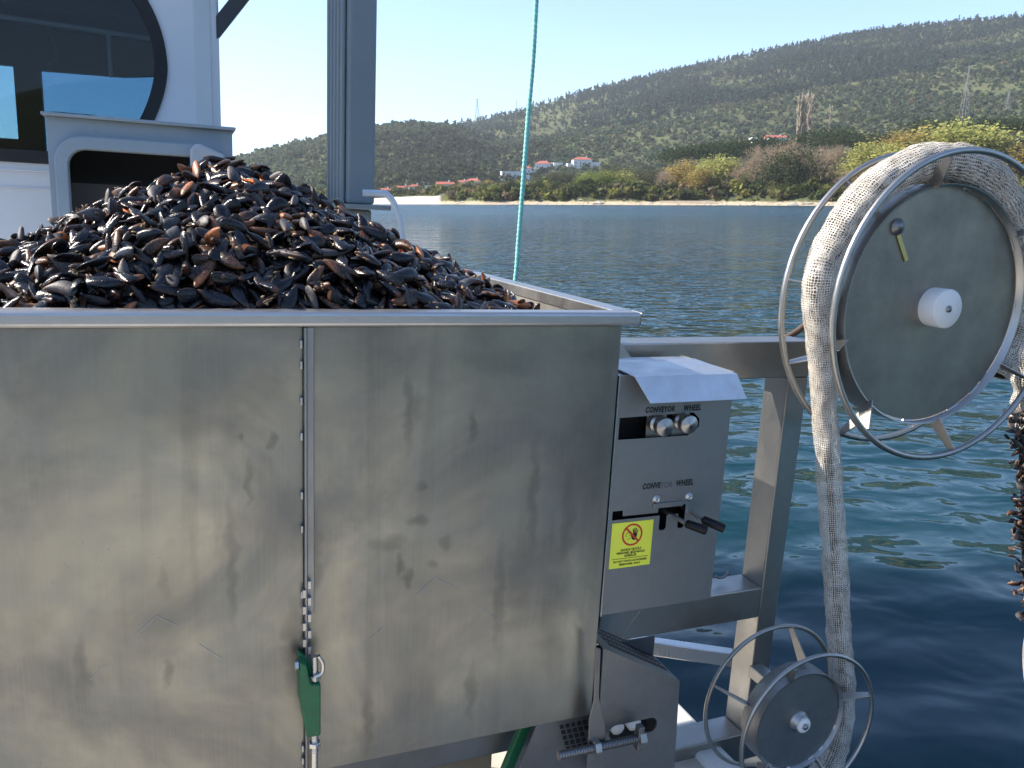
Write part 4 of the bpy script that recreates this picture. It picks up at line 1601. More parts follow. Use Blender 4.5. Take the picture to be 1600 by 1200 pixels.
# mussel crop rope at the right edge: a rope thick with small mussels
crop = thing('mussel_rope', 'dark rope thick with mussels hanging at the right edge', 'mussel rope', tuple(PX(1612, 900, 1, 0.12)))
cp = catmull([PX(*p, 1, 0.12) for p in ((1602, 650), (1600, 720), (1604, 800), (1604, 870), (1612, 930), (1624, 990))], 8)
V, LO, ST, TO, MI, UV = [], [], [], [], [], []
vo = lo = 0
o = Vector(crop['_o'])
for i in range(330):
    p = random.choice(cp) + Vector((random.gauss(0, 0.019), random.gauss(0, 0.019), random.uniform(-0.02, 0.02))) - o
    mt = Matrix.Translation(p) @ Matrix.Rotation(random.uniform(0, 6.3), 4, 'Z') @ Matrix.Rotation(random.uniform(0, 6.3), 4, 'X') @ Matrix.Rotation(random.uniform(0, 6.3), 4, 'Y') @ Matrix.Scale(random.uniform(0.025, 0.045), 4)
    d = MUS[random.choice([k for k in range(len(VK)) if VK[k] in ('black', 'bearded', 'brown', 'grey')])]
    A = np.array(mt, np.float32)
    V.append(d['v'] @ A[:3, :3].T + A[:3, 3])
    LO.append(d['loops'] + vo)
    ST.append(d['starts'] + lo)
    TO.append(d['tot'])
    MI.append(gmi(d))
    UV.append(d['uv'])
    vo += len(d['v'])
    lo += len(d['loops'])
me = raw_mesh('crust', np.concatenate(V), np.concatenate(LO), np.concatenate(ST), np.concatenate(TO), ALLM, np.concatenate(MI), np.ones(sum(len(x) for x in TO), bool), np.concatenate(UV))
cr = bpy.data.objects.new('crust', me)
COL.objects.link(cr)
cr.parent = crop
tag(cr, None, None, None, 'stuff')
mb = MB()
mb.tube(cp, 0.014, 8)
mb.build('core_rope', M['rubber'], crop)
mb = MB()
fp = catmull([PX(*p, 1, 0.12) for p in ((1622, 968), (1618, 990), (1616, 1020), (1617, 1060), (1622, 1100), (1628, 1130))], 6)
mb.tube(fp, 0.03, 18, radii=[0.034 * math.sin(PI * (0.12 + 0.8 * i / (len(fp) - 1))) ** 0.7 for i in range(len(fp))])
fl = mb.build('float', paint('dirty_white_float', (0.5, 0.47, 0.42), 0.6, var=0.3, scale=30, spots=0.4), origin=tuple(PX(1617, 1100, 1, 0.12)))
tag(fl, 'dirty white float at the right edge below the mussel rope', 'float')

# ================================================================== CONVEYOR COVER
cv = thing('conveyor_drive', 'steel conveyor end housing with threaded tension bolt under control box', 'housing', (0.05, 0.05, -1.3))
Yc = 0.0


def cpt(px, py, y=Yc):
    p = PX(px, py, 1, y)
    return (p.x, p.z)


outl = [cpt(943, 1013), cpt(1062, 1064), cpt(1052, 1230), cpt(930, 1230)]
sl0, sl1 = cpt(950, 1152), cpt(1028, 1118)
zc0 = (cpt(990, 1155)[1] + cpt(990, 1122)[1]) / 2
hr = 0.020
xs0, xs1 = cpt(952, 1140)[0], cpt(1026, 1136)[0]
slot = round_rect(xs0, zc0 - hr, xs1, zc0 + hr, hr * 0.98, 6)
fm = wall_with_holes([outl[3], outl[2], outl[1], outl[0]], [slot], Yc, 0.004)
fm.build('side_plate', M['steel_dark'], cv, bevel=0.001)
mb = MB()
a, b = outl[0], outl[1]
mb.prism([(a[0], Yc + 0.0045, a[1]), (b[0], Yc + 0.0045, b[1]), (b[0], Yc + 0.16, b[1]), (a[0], Yc + 0.16, a[1])], (0, 0, -0.003))
mb.build('top_plate', M['steel_dark'], cv)
mb = MB()
for i in range(14):
    for j in range(4):
        s = 0.18 + 0.8 * i / 14
        w_ = 0.03 + 0.03 * j
        x_ = a[0] + (b[0] - a[0]) * s
        z_ = a[1] + (b[1] - a[1]) * s + 0.0008
        dx_ = (b[0] - a[0]) * 0.038
        dz_ = (b[1] - a[1]) * 0.038
        mb.add([(x_, Yc + w_ + 0.01, z_), (x_ + dx_, Yc + w_ + 0.01, z_ + dz_), (x_ + dx_, Yc + w_ + 0.032, z_ + dz_), (x_, Yc + w_ + 0.032, z_)], [(0, 1, 2, 3)])
mb.build('perforation', M['slot'], cv)
mb = MB()
mb.box((b[0] - 0.003, Yc + 0.0045, cpt(1052, 1230)[1]), (b[0] - 0.0005, Yc + 0.16, b[1] - 0.004))
mb.box((outl[3][0] + 0.01, Yc + 0.12, outl[3][1]), (b[0] - 0.004, Yc + 0.125, a[1] - 0.07))
mb.build('back_plate', M['dark_grey'], cv)
mb = MB()
mb.lathe(((xs0 + xs1) / 2 + 0.012, Yc + 0.10, zc0), (0, -1, 0), [(0.019, 0), (0.019, 0.085), (0.008, 0.086), (0, 0.086)], 24)
mb.lathe(((xs0 + xs1) / 2 - 0.035, Yc + 0.10, zc0 - 0.002), (0, -1, 0), [(0.018, 0), (0.018, 0.085), (0.016, 0.086), (0, 0.086)], 24)
mb.build('roller', M['white_plastic'], cv)
# left bracket and tension bolt
yb_ = -0.03
p = [PX(x, y, 1, yb_) for x, y in ((931, 1012), (939, 1014), (936, 1090), (946, 1135), (944, 1230), (916, 1230), (921, 1125), (928, 1095))]
mb = MB()
mb.prism(p, (0, 0.004, 0))
mb.build('bracket', M['steel_dark'], cv, bevel=0.001)
r0_, r1_ = PX(872, 1181, 1, yb_ - 0.01), PX(1005, 1152, 1, yb_ - 0.01)
mb = MB()
mb.tube([r0_, r1_], 0.0085, 12)
dv = (r1_ - r0_)
nth = 34
for k in range(nth):
    s0 = r0_ + dv * (k + 0.2) / nth
    mb.tube([s0, s0 + dv * 0.45 / nth], 0.0108, 12)
mb.build('tension_rod', M['steel_dark'], cv)
for s, rr, ln in ((0.40, 0.02, 0.016), (0.93, 0.021, 0.018)):
    mb = MB()
    c_ = r0_ + dv * s
    mb.prism(hex_poly(c_, dv, rr), dv.normalized() * ln)
    mb.build('nut', M['steel'], cv, bevel=0.002)
mb = MB()
c_ = r0_ + dv * 0.95
mb.bar(c_ + Vector((0, 0, 0.035)), c_ + Vector((0, 0, -0.03)), 0.016, 0.02, (0, 1, 0))
mb.build('tension_block', M['steel_dark'], cv, bevel=0.002)
# perforated guard under the bin
g0, g1, g2, g3 = [PX(x, y, 1, 0.03) for x, y in ((868, 1128), (918, 1118), (916, 1158), (905, 1180))]
mb = MB()
mb.prism([PX(x, y, 1, 0.06) for x, y in ((840, 1132), (920, 1114), (922, 1230), (800, 1230))], (0, 0.004, 0))
mb.build('guard_plate', M['steel_dark'], cv)
mb = MB()
for i in range(5):
    for j in range(5):
        x_, y_ = 874 + 9 * i + 2.5 * j, 1133 - 1.8 * i + 8.5 * j
        if x_ > 914:
            continue
        q = [PX(x_ + dx, y_ + dy, 1, 0.0592) for dx, dy in ((0, 0), (6.5, -1.2), (7.5, 5.2), (1.2, 6.2))]
        mb.add(q, [(0, 1, 2, 3)])
mb.build('perforation', M['slot'], cv)

# things half seen under the bin
mb = MB()
mb.bar(PX(822, 1128, 1, 0.12), PX(780, 1230, 1, 0.12), 0.028, 0.02, (0, 1, 0))
o = mb.build('lever_bar', M['green'], origin=tuple(PX(780, 1230, 1, 0.12)), bevel=0.003)
tag(o, 'green lever bar slanting out under the bin bottom', 'lever')
cz_ = PX(735, 1165, 1, 0.25)
mb = MB()
mb.box((cz_.x - 0.12, 0.24, cz_.z - 0.25), (cz_.x + 0.06, 0.5, cz_.z + 0.012))
o = mb.build('wooden_box', M['tan'], origin=(cz_.x, 0.37, cz_.z - 0.25), bevel=0.004)
tag(o, 'tan wooden box just visible below the bin edge', 'box')
mb = MB()
mb.box((-1.5, 0.16, -1.16), (-0.10, 0.22, -1.05))
mb.build('under_beam', M['steel_dark'], hopper, bevel=0.003)
for xx in (-1.45, -0.75, -0.12):
    mb = MB()
    mb.box((xx - 0.03, 0.221, ZD), (xx + 0.03, 0.28, -1.0))
    mb.build('leg', M['steel_dark'], hopper, bevel=0.003)

# ================================================================== VEGETATION
t = NT('foliage')
at = t.n('Attribute')
at.attribute_name = 'tint'
oi = t.n('ObjectInfo')
nn = t.noise(t.coord('Object'), 0.7, 2)
c = t.mix(t.fr(nn, 0.3, 0.7, 0, 0.35), at.outputs['Color'], (0.05, 0.055, 0.02))
t.l(c, t.p.inputs['Base Color'])
t.setp(Roughness=0.85)
t.p.inputs['Specular IOR Level'].default_value = 0.15
tl = t.n('BsdfTranslucent')
t.l(c, tl.inputs['Color'])
ms_ = t.n('MixShader')
ms_.inputs[0].default_value = 0.52
t.l(t.p.outputs[0], ms_.inputs[1])
t.l(tl.outputs[0], ms_.inputs[2])
t.l(ms_.outputs[0], t.out.inputs['Surface'])
FOL = t.m
BARK = paint('bark', (0.14, 0.11, 0.085), 0.9, var=0.3, scale=2)


def world_at(px, r):
    return Vector(ground_z(px, r))


# far wood as one mass: small rough crowns
def wood(name, label, items, leaves=26, size=0.15, cone=False):
    """items: (x, y, z, width, height, colour) -> one mesh of loose leafy crowns made of small leaf clumps"""
    n = len(items)
    A = np.array([it[:5] for it in items], np.float32)
    CL = np.array([it[5] for it in items], np.float32)
    k = leaves
    d = RNG.normal(size=(n, k, 3)).astype(np.float32)
    d /= np.linalg.norm(d, axis=2, keepdims=True)
    q = RNG.random((n, k, 1)).astype(np.float32) ** 0.4
    p = d * q
    # three lobes per crown so that outlines differ
    lob = RNG.normal(size=(n, 3, 3)).astype(np.float32) * 0.30
    p = p * 0.72 + lob[np.arange(n)[:, None], RNG.integers(0, 3, (n, k))]
    if cone:
        hgt = np.clip((p[:, :, 2:3] + 1) / 2, 0, 1)
        p[:, :, :2] *= 1.15 * (1 - 0.75 * hgt)
    W, H = A[:, None, 3:4], A[:, None, 4:5]
    ctr = np.concatenate([A[:, None, :1] + p[:, :, :1] * W / 2, A[:, None, 1:2] + p[:, :, 1:2] * W / 2, A[:, None, 2:3] + H * 0.46 + p[:, :, 2:3] * H / 2], 2)
    nrm = RNG.normal(size=(n, k, 3)).astype(np.float32) + d * 0.9
    nrm /= np.linalg.norm(nrm, axis=2, keepdims=True)
    ref = np.array([0.31, 0.52, 0.79], np.float32)
    a = np.cross(nrm, ref)
    a /= np.linalg.norm(a, axis=2, keepdims=True)
    b = np.cross(nrm, a)
    s_ = W * size * RNG.uniform(0.6, 1.4, (n, k, 1)).astype(np.float32)
    a *= s_
    b *= s_
    V = np.stack([ctr - a - b * 0.7, ctr + a - b * 0.5, ctr + a * 0.6 + b, ctr - a * 0.8 + b * 0.8], 2).reshape(-1, 3)
    C = np.clip(CL[:, None, :] * RNG.uniform(0.88, 1.12, (n, k, 1)), 0, 1)
    C = np.concatenate([C, np.ones((n, k, 1))], 2)
    C = np.repeat(C.reshape(-1, 4), 4, axis=0)
    m = n * k
    me = raw_mesh(name, V, np.arange(m * 4), np.arange(m) * 4, np.full(m, 4), [FOL], col=C)
    o = bpy.data.objects.new(name, me)
    COL.objects.link(o)
    return tag(o, label, 'trees', None, 'stuff')


def jitter(c, a=0.25):
    k = random.uniform(1 - a, 1 + a)
    return tuple(min(1, x * k * random.uniform(0.92, 1.08)) for x in c)


pines, scrub = [], []
for i in range(52000):
    px = random.uniform(-150, 1760)
    hill = random.random()
    if px < 900 and hill < 0.62:
        r = random.uniform(700, 1290)
        top = 1250
    else:
        r = 700 + (1960 - 700) * random.random() ** 0.8
        top = 1900
    x, y, z = ground_z(px, r)
    if z < 6:
        continue
    f = nz(x, y, 150, 11.0) + 0.5 * nz(x, y, 55, 4.0)
    up = (r - 700) / (top - 700)
    open_ = nz(x, y, 95, 7.7) + 0.4 * nz(x, y, 30, 2.2)
    dark_wood = top == 1900 and px > 640 and ((up > 0.42 and f > -0.10 + 0.30 * max(0, (px - 1300) / 250)) or (up > 0.94 and random.random() < 0.6))
    if dark_wood and random.random() < 0.8:
        w = random.uniform(4, 8.5)
        pines.append((x, y, z, w, w * random.uniform(1.3, 1.9), jitter((0.050, 0.078, 0.058), 0.3)))
    else:
        if open_ > 0.30 and random.random() < 0.5:
            continue
        w = min(10.0, 2.8 + random.expovariate(0.5))
        col = random.choices([(0.066, 0.096, 0.052), (0.090, 0.120, 0.070), (0.115, 0.145, 0.090), (0.135, 0.165, 0.062), (0.150, 0.138, 0.088)], [4, 5, 4, 1.2, 1.2])[0]
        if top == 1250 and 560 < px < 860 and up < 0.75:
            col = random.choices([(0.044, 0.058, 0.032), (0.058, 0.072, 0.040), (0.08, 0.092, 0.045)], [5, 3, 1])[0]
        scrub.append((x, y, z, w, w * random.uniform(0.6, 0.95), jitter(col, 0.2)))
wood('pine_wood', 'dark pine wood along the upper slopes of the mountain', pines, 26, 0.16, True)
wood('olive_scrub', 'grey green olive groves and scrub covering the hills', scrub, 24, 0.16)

# low shrubs of the coast strip
low = []
for i in range(7000):
    px = random.uniform(-150, 1760)
    rs = shore_r(px)
    r = rs + 13 + (650 - rs) * random.random() ** 1.9
    if 520 < px < 700 and r < rs + 66:
        continue
    x, y, z = ground_z(px, r)
    if z < 1.7:
        continue
    w = min(7.5, 1.8 + random.expovariate(0.55))
    col = random.choices([(0.085, 0.105, 0.036), (0.18, 0.19, 0.06), (0.22, 0.17, 0.10), (0.06, 0.075, 0.032), (0.25, 0.25, 0.065)], [4, 3, 3, 3, 1.5])[0]
    low.append((x, y, z, w, w * random.uniform(0.6, 1.0), jitter(col, 0.3)))
wood('coast_shrubs', 'low green and brown shrubs along the far coast', low, 46, 0.12)


# single trees along the shore: crown of leaf clumps + trunk with limbs
def crown_mesh(kind, seed, col, col2):
    rg = np.random.default_rng(seed)
    rp = random.Random(seed)
    V, C = [], []

    def leaf(c, s, tint):
        d = rg.normal(size=3)
        d /= np.linalg.norm(d)
        a = np.cross(d, [0.3, 0.5, 0.8])
        a /= np.linalg.norm(a)
        b = np.cross(d, a)
        V.extend([c - a * s - b * s * 0.7, c + a * s - b * s * 0.5, c + a * s * 0.6 + b * s, c - a * s * 0.8 + b * s * 0.8])
        C.extend([tint] * 4)

    if kind in ('leafy', 'bush', 'dense', 'umbrella'):
        nc = {'leafy': 46, 'bush': 30, 'dense': 40, 'umbrella': 34}[kind]
        per = {'leafy': 48, 'bush': 60, 'dense': 70, 'umbrella': 64}[kind]
        for k in range(nc):
            if kind == 'umbrella':
                th = rp.uniform(0, 2 * PI)
                q = math.sqrt(rp.random()) * 0.62
                cc = np.array([q * math.cos(th), q * math.sin(th), 0.72 + 0.16 * (1 - (q / 0.62) ** 2) + rp.uniform(-0.05, 0.05)])
                sp = np.array([0.13, 0.13, 0.06])
            else:
                d = rg.normal(size=3)
                d /= np.linalg.norm(d)
                q = rp.random() ** 0.45
                if kind == 'leafy':
                    cc = np.array([0, 0, 0.58]) + d * q * np.array([0.30, 0.30, 0.37])
                    sp = np.array([0.085, 0.085, 0.075])
                elif kind == 'dense':
                    cc = np.array([0, 0, 0.52]) + d * q * np.array([0.36, 0.36, 0.40])
                    sp = np.array([0.10, 0.10, 0.085])
                else:
                    cc = np.array([0, 0, 0.45]) + d * q * np.array([0.50, 0.50, 0.38])
                    sp = np.array([0.12, 0.12, 0.10])
            w = rp.random()
            tint = np.array(col) * (1 - w) + np.array(col2) * w
            tint = tint * rp.uniform(0.8, 1.2)
            for j in range(per):
                leaf(cc + rg.normal(size=3) * sp, rp.uniform(0.010, 0.022), (*np.clip(tint * rp.uniform(0.85, 1.15), 0, 1), 1))
    elif kind in ('bare', 'poplar'):
        def twig(p, d, l, w, depth):
            q = p + d * l
            s = np.cross(d, rg.normal(size=3))
            s /= np.linalg.norm(s)
            tint = np.array(col) * (1 - 0.25 * depth / 4) + np.array(col2) * (0.25 * depth / 4)
            V.extend([p - s * w, p + s * w, q + s * w * 0.5, q - s * w * 0.5])
            C.extend([(*np.clip(tint * rp.uniform(0.8, 1.2), 0, 1), 1)] * 4)
            if depth >= 6:
                return
            for k in range(3):
                nd = d + rg.normal(size=3) * (0.16 if kind == 'poplar' else 0.48) + np.array([0, 0, 0.10])
                nd /= np.linalg.norm(nd)
                twig(p + d * l * rp.uniform(0.55, 1.0), nd, l * rp.uniform(0.62, 0.86), w * 0.72, depth + 1)
        if kind == 'bare':
            for k in range(5):
                d = np.array([rp.gauss(0, 0.42), rp.gauss(0, 0.42), 1.0])
                d /= np.linalg.norm(d)
                twig(np.array([0, 0, 0.16 + 0.05 * k]), d, 0.25, 0.010, 1)
        else:
            for k in range(13):
                d = np.array([rp.gauss(0, 0.05), rp.gauss(0, 0.06), 1.0])
                d /= np.linalg.norm(d)
                twig(np.array([0, 0, 0.03 + 0.055 * k]), d, 0.15, 0.026, 3)
    V = np.array(V, np.float32)
    n = len(V) // 4
    return raw_mesh('crown', V, np.arange(n * 4), np.arange(n) * 4, np.full(n, 4), [FOL], col=np.array(C))


def trunk_mesh(kind, seed):
    rp = random.Random(seed)
    m = MB()
    h = {'leafy': 0.55, 'bush': 0.4, 'dense': 0.5, 'umbrella': 0.74, 'bare': 0.6, 'poplar': 0.9}[kind]
    r = {'leafy': 0.022, 'bush': 0.018, 'dense': 0.024, 'umbrella': 0.026, 'bare': 0.022, 'poplar': 0.014}[kind]
    pts = [Vector((rp.uniform(-0.02, 0.02) * i, rp.uniform(-0.02, 0.02) * i, -0.04 + (h + 0.04) * i / 5)) for i in range(6)]
    m.tube(pts, r, 7, radii=[r * (1.25 - 0.16 * i) for i in range(6)])
    for k in range(6):
        a = rp.uniform(0, 2 * PI)
        z0 = h * rp.uniform(0.45, 0.95)
        L = {'poplar': 0.05}.get(kind, 0.26)
        e = Vector((math.cos(a) * L, math.sin(a) * L, z0 + rp.uniform(0.08, 0.22)))
        s = Vector((0, 0, z0))
        m.tube([s, (s + e) / 2 + Vector((0, 0, 0.03)), e], r * 0.45, 5, radii=[r * 0.5, r * 0.35, r * 0.15])
    me = bpy.data.meshes.new('trunk')
    me.from_pydata([tuple(v) for v in m.v], [], m.f)
    me.materials.append(BARK)
    me.polygons.foreach_set('use_smooth', m.smooth)
    return me


KINDS = {
    'yellow': ('leafy', (0.47, 0.45, 0.14), (0.37, 0.40, 0.12), 'yellow green spring tree', 'spring_tree'),
    'lime': ('leafy', (0.25, 0.30, 0.07), (0.17, 0.21, 0.05), 'fresh light green tree', 'spring_tree'),
    'gold': ('leafy', (0.42, 0.31, 0.09), (0.33, 0.26, 0.09), 'golden budding tree', 'spring_tree'),
    'bare': ('bare', (0.42, 0.325, 0.23), (0.45, 0.34, 0.23), 'bare brown tree', 'bare_tree'),
    'pine': ('dense', (0.045, 0.064, 0.030), (0.070, 0.086, 0.040), 'dark rounded evergreen tree', 'evergreen_tree'),
    'umbrella': ('umbrella', (0.032, 0.054, 0.024), (0.056, 0.080, 0.032), 'dark flat crowned pine', 'umbrella_pine'),
    'olive': ('dense', (0.075, 0.082, 0.040), (0.10, 0.105, 0.05), 'grey green tree', 'olive_tree'),
    'bush': ('bush', (0.085, 0.12, 0.025), (0.06, 0.08, 0.02), 'round green bush', 'bush'),
    'poplar': ('poplar', (0.62, 0.54, 0.43), (0.68, 0.60, 0.48), 'tall slim bare poplar', 'poplar_tree'),
}
protos = {}
for k, (shape, c1, c2, lb, nm) in KINDS.items():
    protos[k] = [(crown_mesh(shape, hash_ + 7 * i, c1, c2), trunk_mesh(shape, hash_ + i)) for i, hash_ in enumerate([sum(map(ord, k))] * 3)]

# (px, top y, extra distance behind the waterline, kind, width/height)
TREES = [
    (712, 292, 60, 'olive', 1.2), (735, 296, 26, 'bush', 1.3), (758, 291, 24, 'bush', 1.3), (772, 289, 22, 'lime', 1.2), (795, 281, 26, 'pine', 1.15), (812, 284, 24, 'pine', 1.1), (838, 281, 34, 'pine', 1.2), (852, 288, 22, 'bush', 1.3), (866, 281, 26, 'pine', 1.1), (884, 284, 22, 'olive', 1.2),
    (900, 284, 24, 'pine', 1.0), (912, 272, 30, 'lime', 1.05), (930, 265, 44, 'lime', 1.2), (941, 283, 24, 'bush', 1.1), (955, 268, 50, 'lime', 1.2), (975, 268, 52, 'yellow', 1.2), (985, 283, 22, 'pine', 1.1), (1008, 283, 22, 'pine', 1.0), (1000, 267, 64, 'olive', 1.2), (1035, 266, 28, 'bare', 1.0), (1048, 262, 50, 'bare', 1.1),
    (1060, 252, 40, 'gold', 1.0), (1075, 250, 60, 'gold', 0.9), (1092, 262, 28, 'gold', 1.1), (1110, 246, 36, 'yellow', 1.0), (1125, 243, 44, 'yellow', 1.0), (1100, 222, 120, 'umbrella', 1.5), (1072, 228, 130, 'umbrella', 1.5), (1130, 219, 130, 'umbrella', 1.5), (1150, 226, 125, 'umbrella', 1.4), (1150, 255, 30, 'bare', 0.95), (1175, 240, 40, 'bare', 1.0),
    (1190, 228, 50, 'bare', 1.1), (1205, 222, 60, 'bare', 1.1), (1178, 213, 140, 'umbrella', 1.4), (1200, 215, 150, 'umbrella', 1.4), (1230, 216, 60, 'bare', 1.2), (1222, 232, 30, 'pine', 0.95), (1244, 230, 28, 'pine', 0.9), (1258, 232, 28, 'bare', 1.0), (1280, 222, 44, 'bare', 1.1), (1300, 224, 50, 'bare', 1.1), (1222, 283, 16, 'bush', 1.4), (1255, 286, 16, 'bush', 1.5), (1290, 282, 18, 'bush', 1.4),
    (1286, 197, 150, 'umbrella', 1.4), (1310, 207, 140, 'umbrella', 1.6), (1335, 208, 140, 'umbrella', 1.5), (1375, 208, 130, 'umbrella', 1.5), (1395, 212, 120, 'umbrella', 1.4),
    (1340, 226, 40, 'yellow', 0.9), (1362, 222, 44, 'yellow', 1.0), (1385, 226, 40, 'yellow', 1.0), (1350, 258, 22, 'gold', 1.1), (1325, 262, 20, 'bare', 1.2), (1405, 206, 60, 'gold', 1.1), (1425, 200, 64, 'gold', 1.1), (1452, 196, 60, 'yellow', 1.1), (1480, 191, 60, 'yellow', 1.1), (1505, 194, 62, 'yellow', 1.1), (1530, 200, 60, 'yellow', 1.1), (1415, 240, 30, 'gold', 1.2), (1450, 235, 30, 'yellow', 1.2), (1490, 238, 30, 'yellow', 1.3),
    (1440, 186, 170, 'umbrella', 1.5), (1510, 184, 180, 'umbrella', 1.4), (1555, 184, 180, 'umbrella', 1.6), (1590, 182, 170, 'umbrella', 1.5), (1550, 222, 50, 'bush', 1.5), (1575, 215, 60, 'olive', 1.3), (1598, 225, 50, 'gold', 1.2), (1620, 205, 60, 'bare', 1.2),
    (1238, 155, 260, 'poplar', 0.25), (1244, 150, 262, 'poplar', 0.24), (1250, 150, 262, 'poplar', 0.24), (1256, 152, 260, 'poplar', 0.25), (1287, 168, 300, 'poplar', 0.17),
    (625, 291, 110, 'pine', 0.9), (637, 290, 120, 'olive', 1.1), (655, 289, 115, 'olive', 1.1), (672, 290, 100, 'pine', 1.0), (722, 285, 110, 'gold', 0.9), (763, 281, 120, 'gold', 0.9), (886, 265, 150, 'olive', 1.1), (868, 268, 140, 'olive', 1.1), (850, 272, 120, 'olive', 1.1), (1020, 262, 150, 'olive', 1.3), (990, 258, 180, 'olive', 1.3), (960, 256, 190, 'olive', 1.3),
]
counts = {}
rows = []
for (px, ty, dr, kind, asp) in TREES:
    r = shore_r(px) + dr
    g = world_at(px, r)
    zt = elev_z(px, ty, math.hypot(g.x, g.y))
    rows.append((px, g, max(2.5, zt - g.z + 0.2), kind, asp))
rows.sort(key=lambda q: q[0])
ORD = ['leftmost', 'second from left', 'third from left', 'fourth from left', 'fifth from left', 'sixth from left', 'seventh from left', 'eighth from left', 'ninth from left', 'tenth from left', 'eleventh from left', 'twelfth from left', 'thirteenth from left', 'fourteenth from left', 'fifteenth from left', 'sixteenth from left', 'seventeenth from left', 'eighteenth from left']
SHORE_MARK = [(700, 'by the pale sand slip'), (790, 'above the eroded sandy bank'), (880, 'below the white houses'), (1020, 'by the narrow beach'), (1120, 'near the low beach wall'), (1240, 'below the red roofed house'), (1340, 'left of the large wheel'), (2000, 'seen above the large wheel')]
for (px, g, h, kind, asp) in rows:
    shape, c1, c2, lb, nm = KINDS[kind]
    k = counts.get(kind, 0)
    counts[kind] = k + 1
    mark = next(m for x, m in SHORE_MARK if px < x)
    if kind == 'poplar':
        mark = 'behind the shore trees'
    total = sum(1 for q in rows if q[3] == kind)
    e = thing(nm, '%s %s, %s such tree' % (lb, mark, ORD[k] if k < total - 1 else 'rightmost'), 'bush' if kind == 'bush' else 'tree', tuple(g), 'trees along the far shore' if kind != 'bush' else 'bushes along the far shore', world=True)
    cm, tm = protos[kind][k % 3]
    s = h
    rz = random.uniform(0, 2 * PI)
    w = {'leafy': 0.62, 'bush': 1.1, 'dense': 0.75, 'umbrella': 1.3, 'bare': 0.9, 'poplar': 0.35}[shape]
    sx = s * asp / w * (1.0 if shape != 'poplar' else 0.9)
    for nm2, mm in (('crown', cm), ('trunk', tm)):
        o = bpy.data.objects.new(nm2, mm)
        COL.objects.link(o)
        o.parent = e
        o.scale = (sx, sx, s)
        o.rotation_euler = (0, 0, rz)

# ================================================================== HOUSES, PYLONS, BEACH THINGS
HW = paint('house_white', (0.70, 0.70, 0.68), 0.7, var=0.06, scale=0.5)
HR = paint('roof_red', (0.36, 0.10, 0.07), 0.8, var=0.2, scale=0.6)
HG = paint('house_window', (0.05, 0.07, 0.09), 0.2, var=0.2)
HB = paint('house_blue_glass', (0.12, 0.25, 0.42), 0.2, var=0.2)


def house(label, px, base_y, r, w, h, d, roof, yaw=0.0, blue=False, extra=True):
    """a villa: walls, window rows, roof; wall height h, width w"""
    for rr in range(int(shore_r(px)) + 40, 1500, 6):
        g = world_at(px, rr)
        if g.z >= elev_z(px, base_y, rr):
            break
    sc = max(0.75, min(1.5, rr / r))
    w, h, d = w * sc, h * sc * 1.05, d * sc
    z0 = g.z - 1.2
    zb0 = g.z
    e = thing('house', label, 'house', (g.x, g.y, z0), 'houses of the far village', world=True)
    e.rotation_euler = (0, 0, yaw)
    hh = (zb0 - z0) + h

    def part(nm, mb_, mat, par=e, bev=0):
        me = bpy.data.meshes.new(nm)
        me.from_pydata([tuple(v) for v in mb_.v], [], mb_.f)
        me.materials.append(mat)
        o = bpy.data.objects.new(nm, me)
        COL.objects.link(o)
        o.parent = par
        return o
    m = MB()
    m.box((-w / 2, -d / 2, 0), (w / 2, d / 2, hh))
    if extra:
        m.box((w / 2 + 0.01, -d / 2 + 1, 0), (w / 2 + w * 0.45, d / 2, hh * 0.72))
        m.box((-w / 2 - w * 0.3, -d / 2 + 2, 0), (-w / 2 - 0.01, d / 2, hh * 0.6))
    wl = part('wall', m, HW)
    if roof == 'flat':
        m = MB()
        m.box((-w / 2 - 0.3, -d / 2 - 0.3, hh), (w / 2 + 0.3, d / 2 + 0.3, hh + 0.4))
        part('roof', m, HW)
    else:
        m = MB()
        o_ = 0.6
        rh = 0.22 * d
        a = [(-w / 2 - o_, -d / 2 - o_, hh), (w / 2 + o_, -d / 2 - o_, hh), (w / 2 + o_, d / 2 + o_, hh), (-w / 2 - o_, d / 2 + o_, hh)]
        if roof == 'hip':
            b = [(-w * 0.2, 0, hh + rh), (w * 0.2, 0, hh + rh)]
        else:
            b = [(-w / 2 - o_, 0, hh + rh), (w / 2 + o_, 0, hh + rh)]
        m.add(a + b, [(0, 1, 5, 4), (2, 3, 4, 5), (1, 2, 5), (3, 0, 4), (3, 2, 1, 0)])
        rf = part('roof', m, HR)
        m = MB()
        m.box((w * 0.22, -0.5, hh + rh * 0.3), (w * 0.22 + 0.9, 0.4, hh + rh + 1.0))
        part('chimney', m, HW, rf)
    nw = max(2, int(w / 5))
    for fl in range(max(1, int(h / 3.4))):
        for k in range(nw):
            x = -w / 2 + w * (k + 0.5) / nw
            m = MB()
            z_ = hh - h + 0.9 + 3 * fl
            m.box((x - 0.65, -d / 2 - 0.06, z_), (x + 0.65, -d / 2 - 0.02, z_ + 1.4))
            part('window', m, HB if blue else HG)
    return e


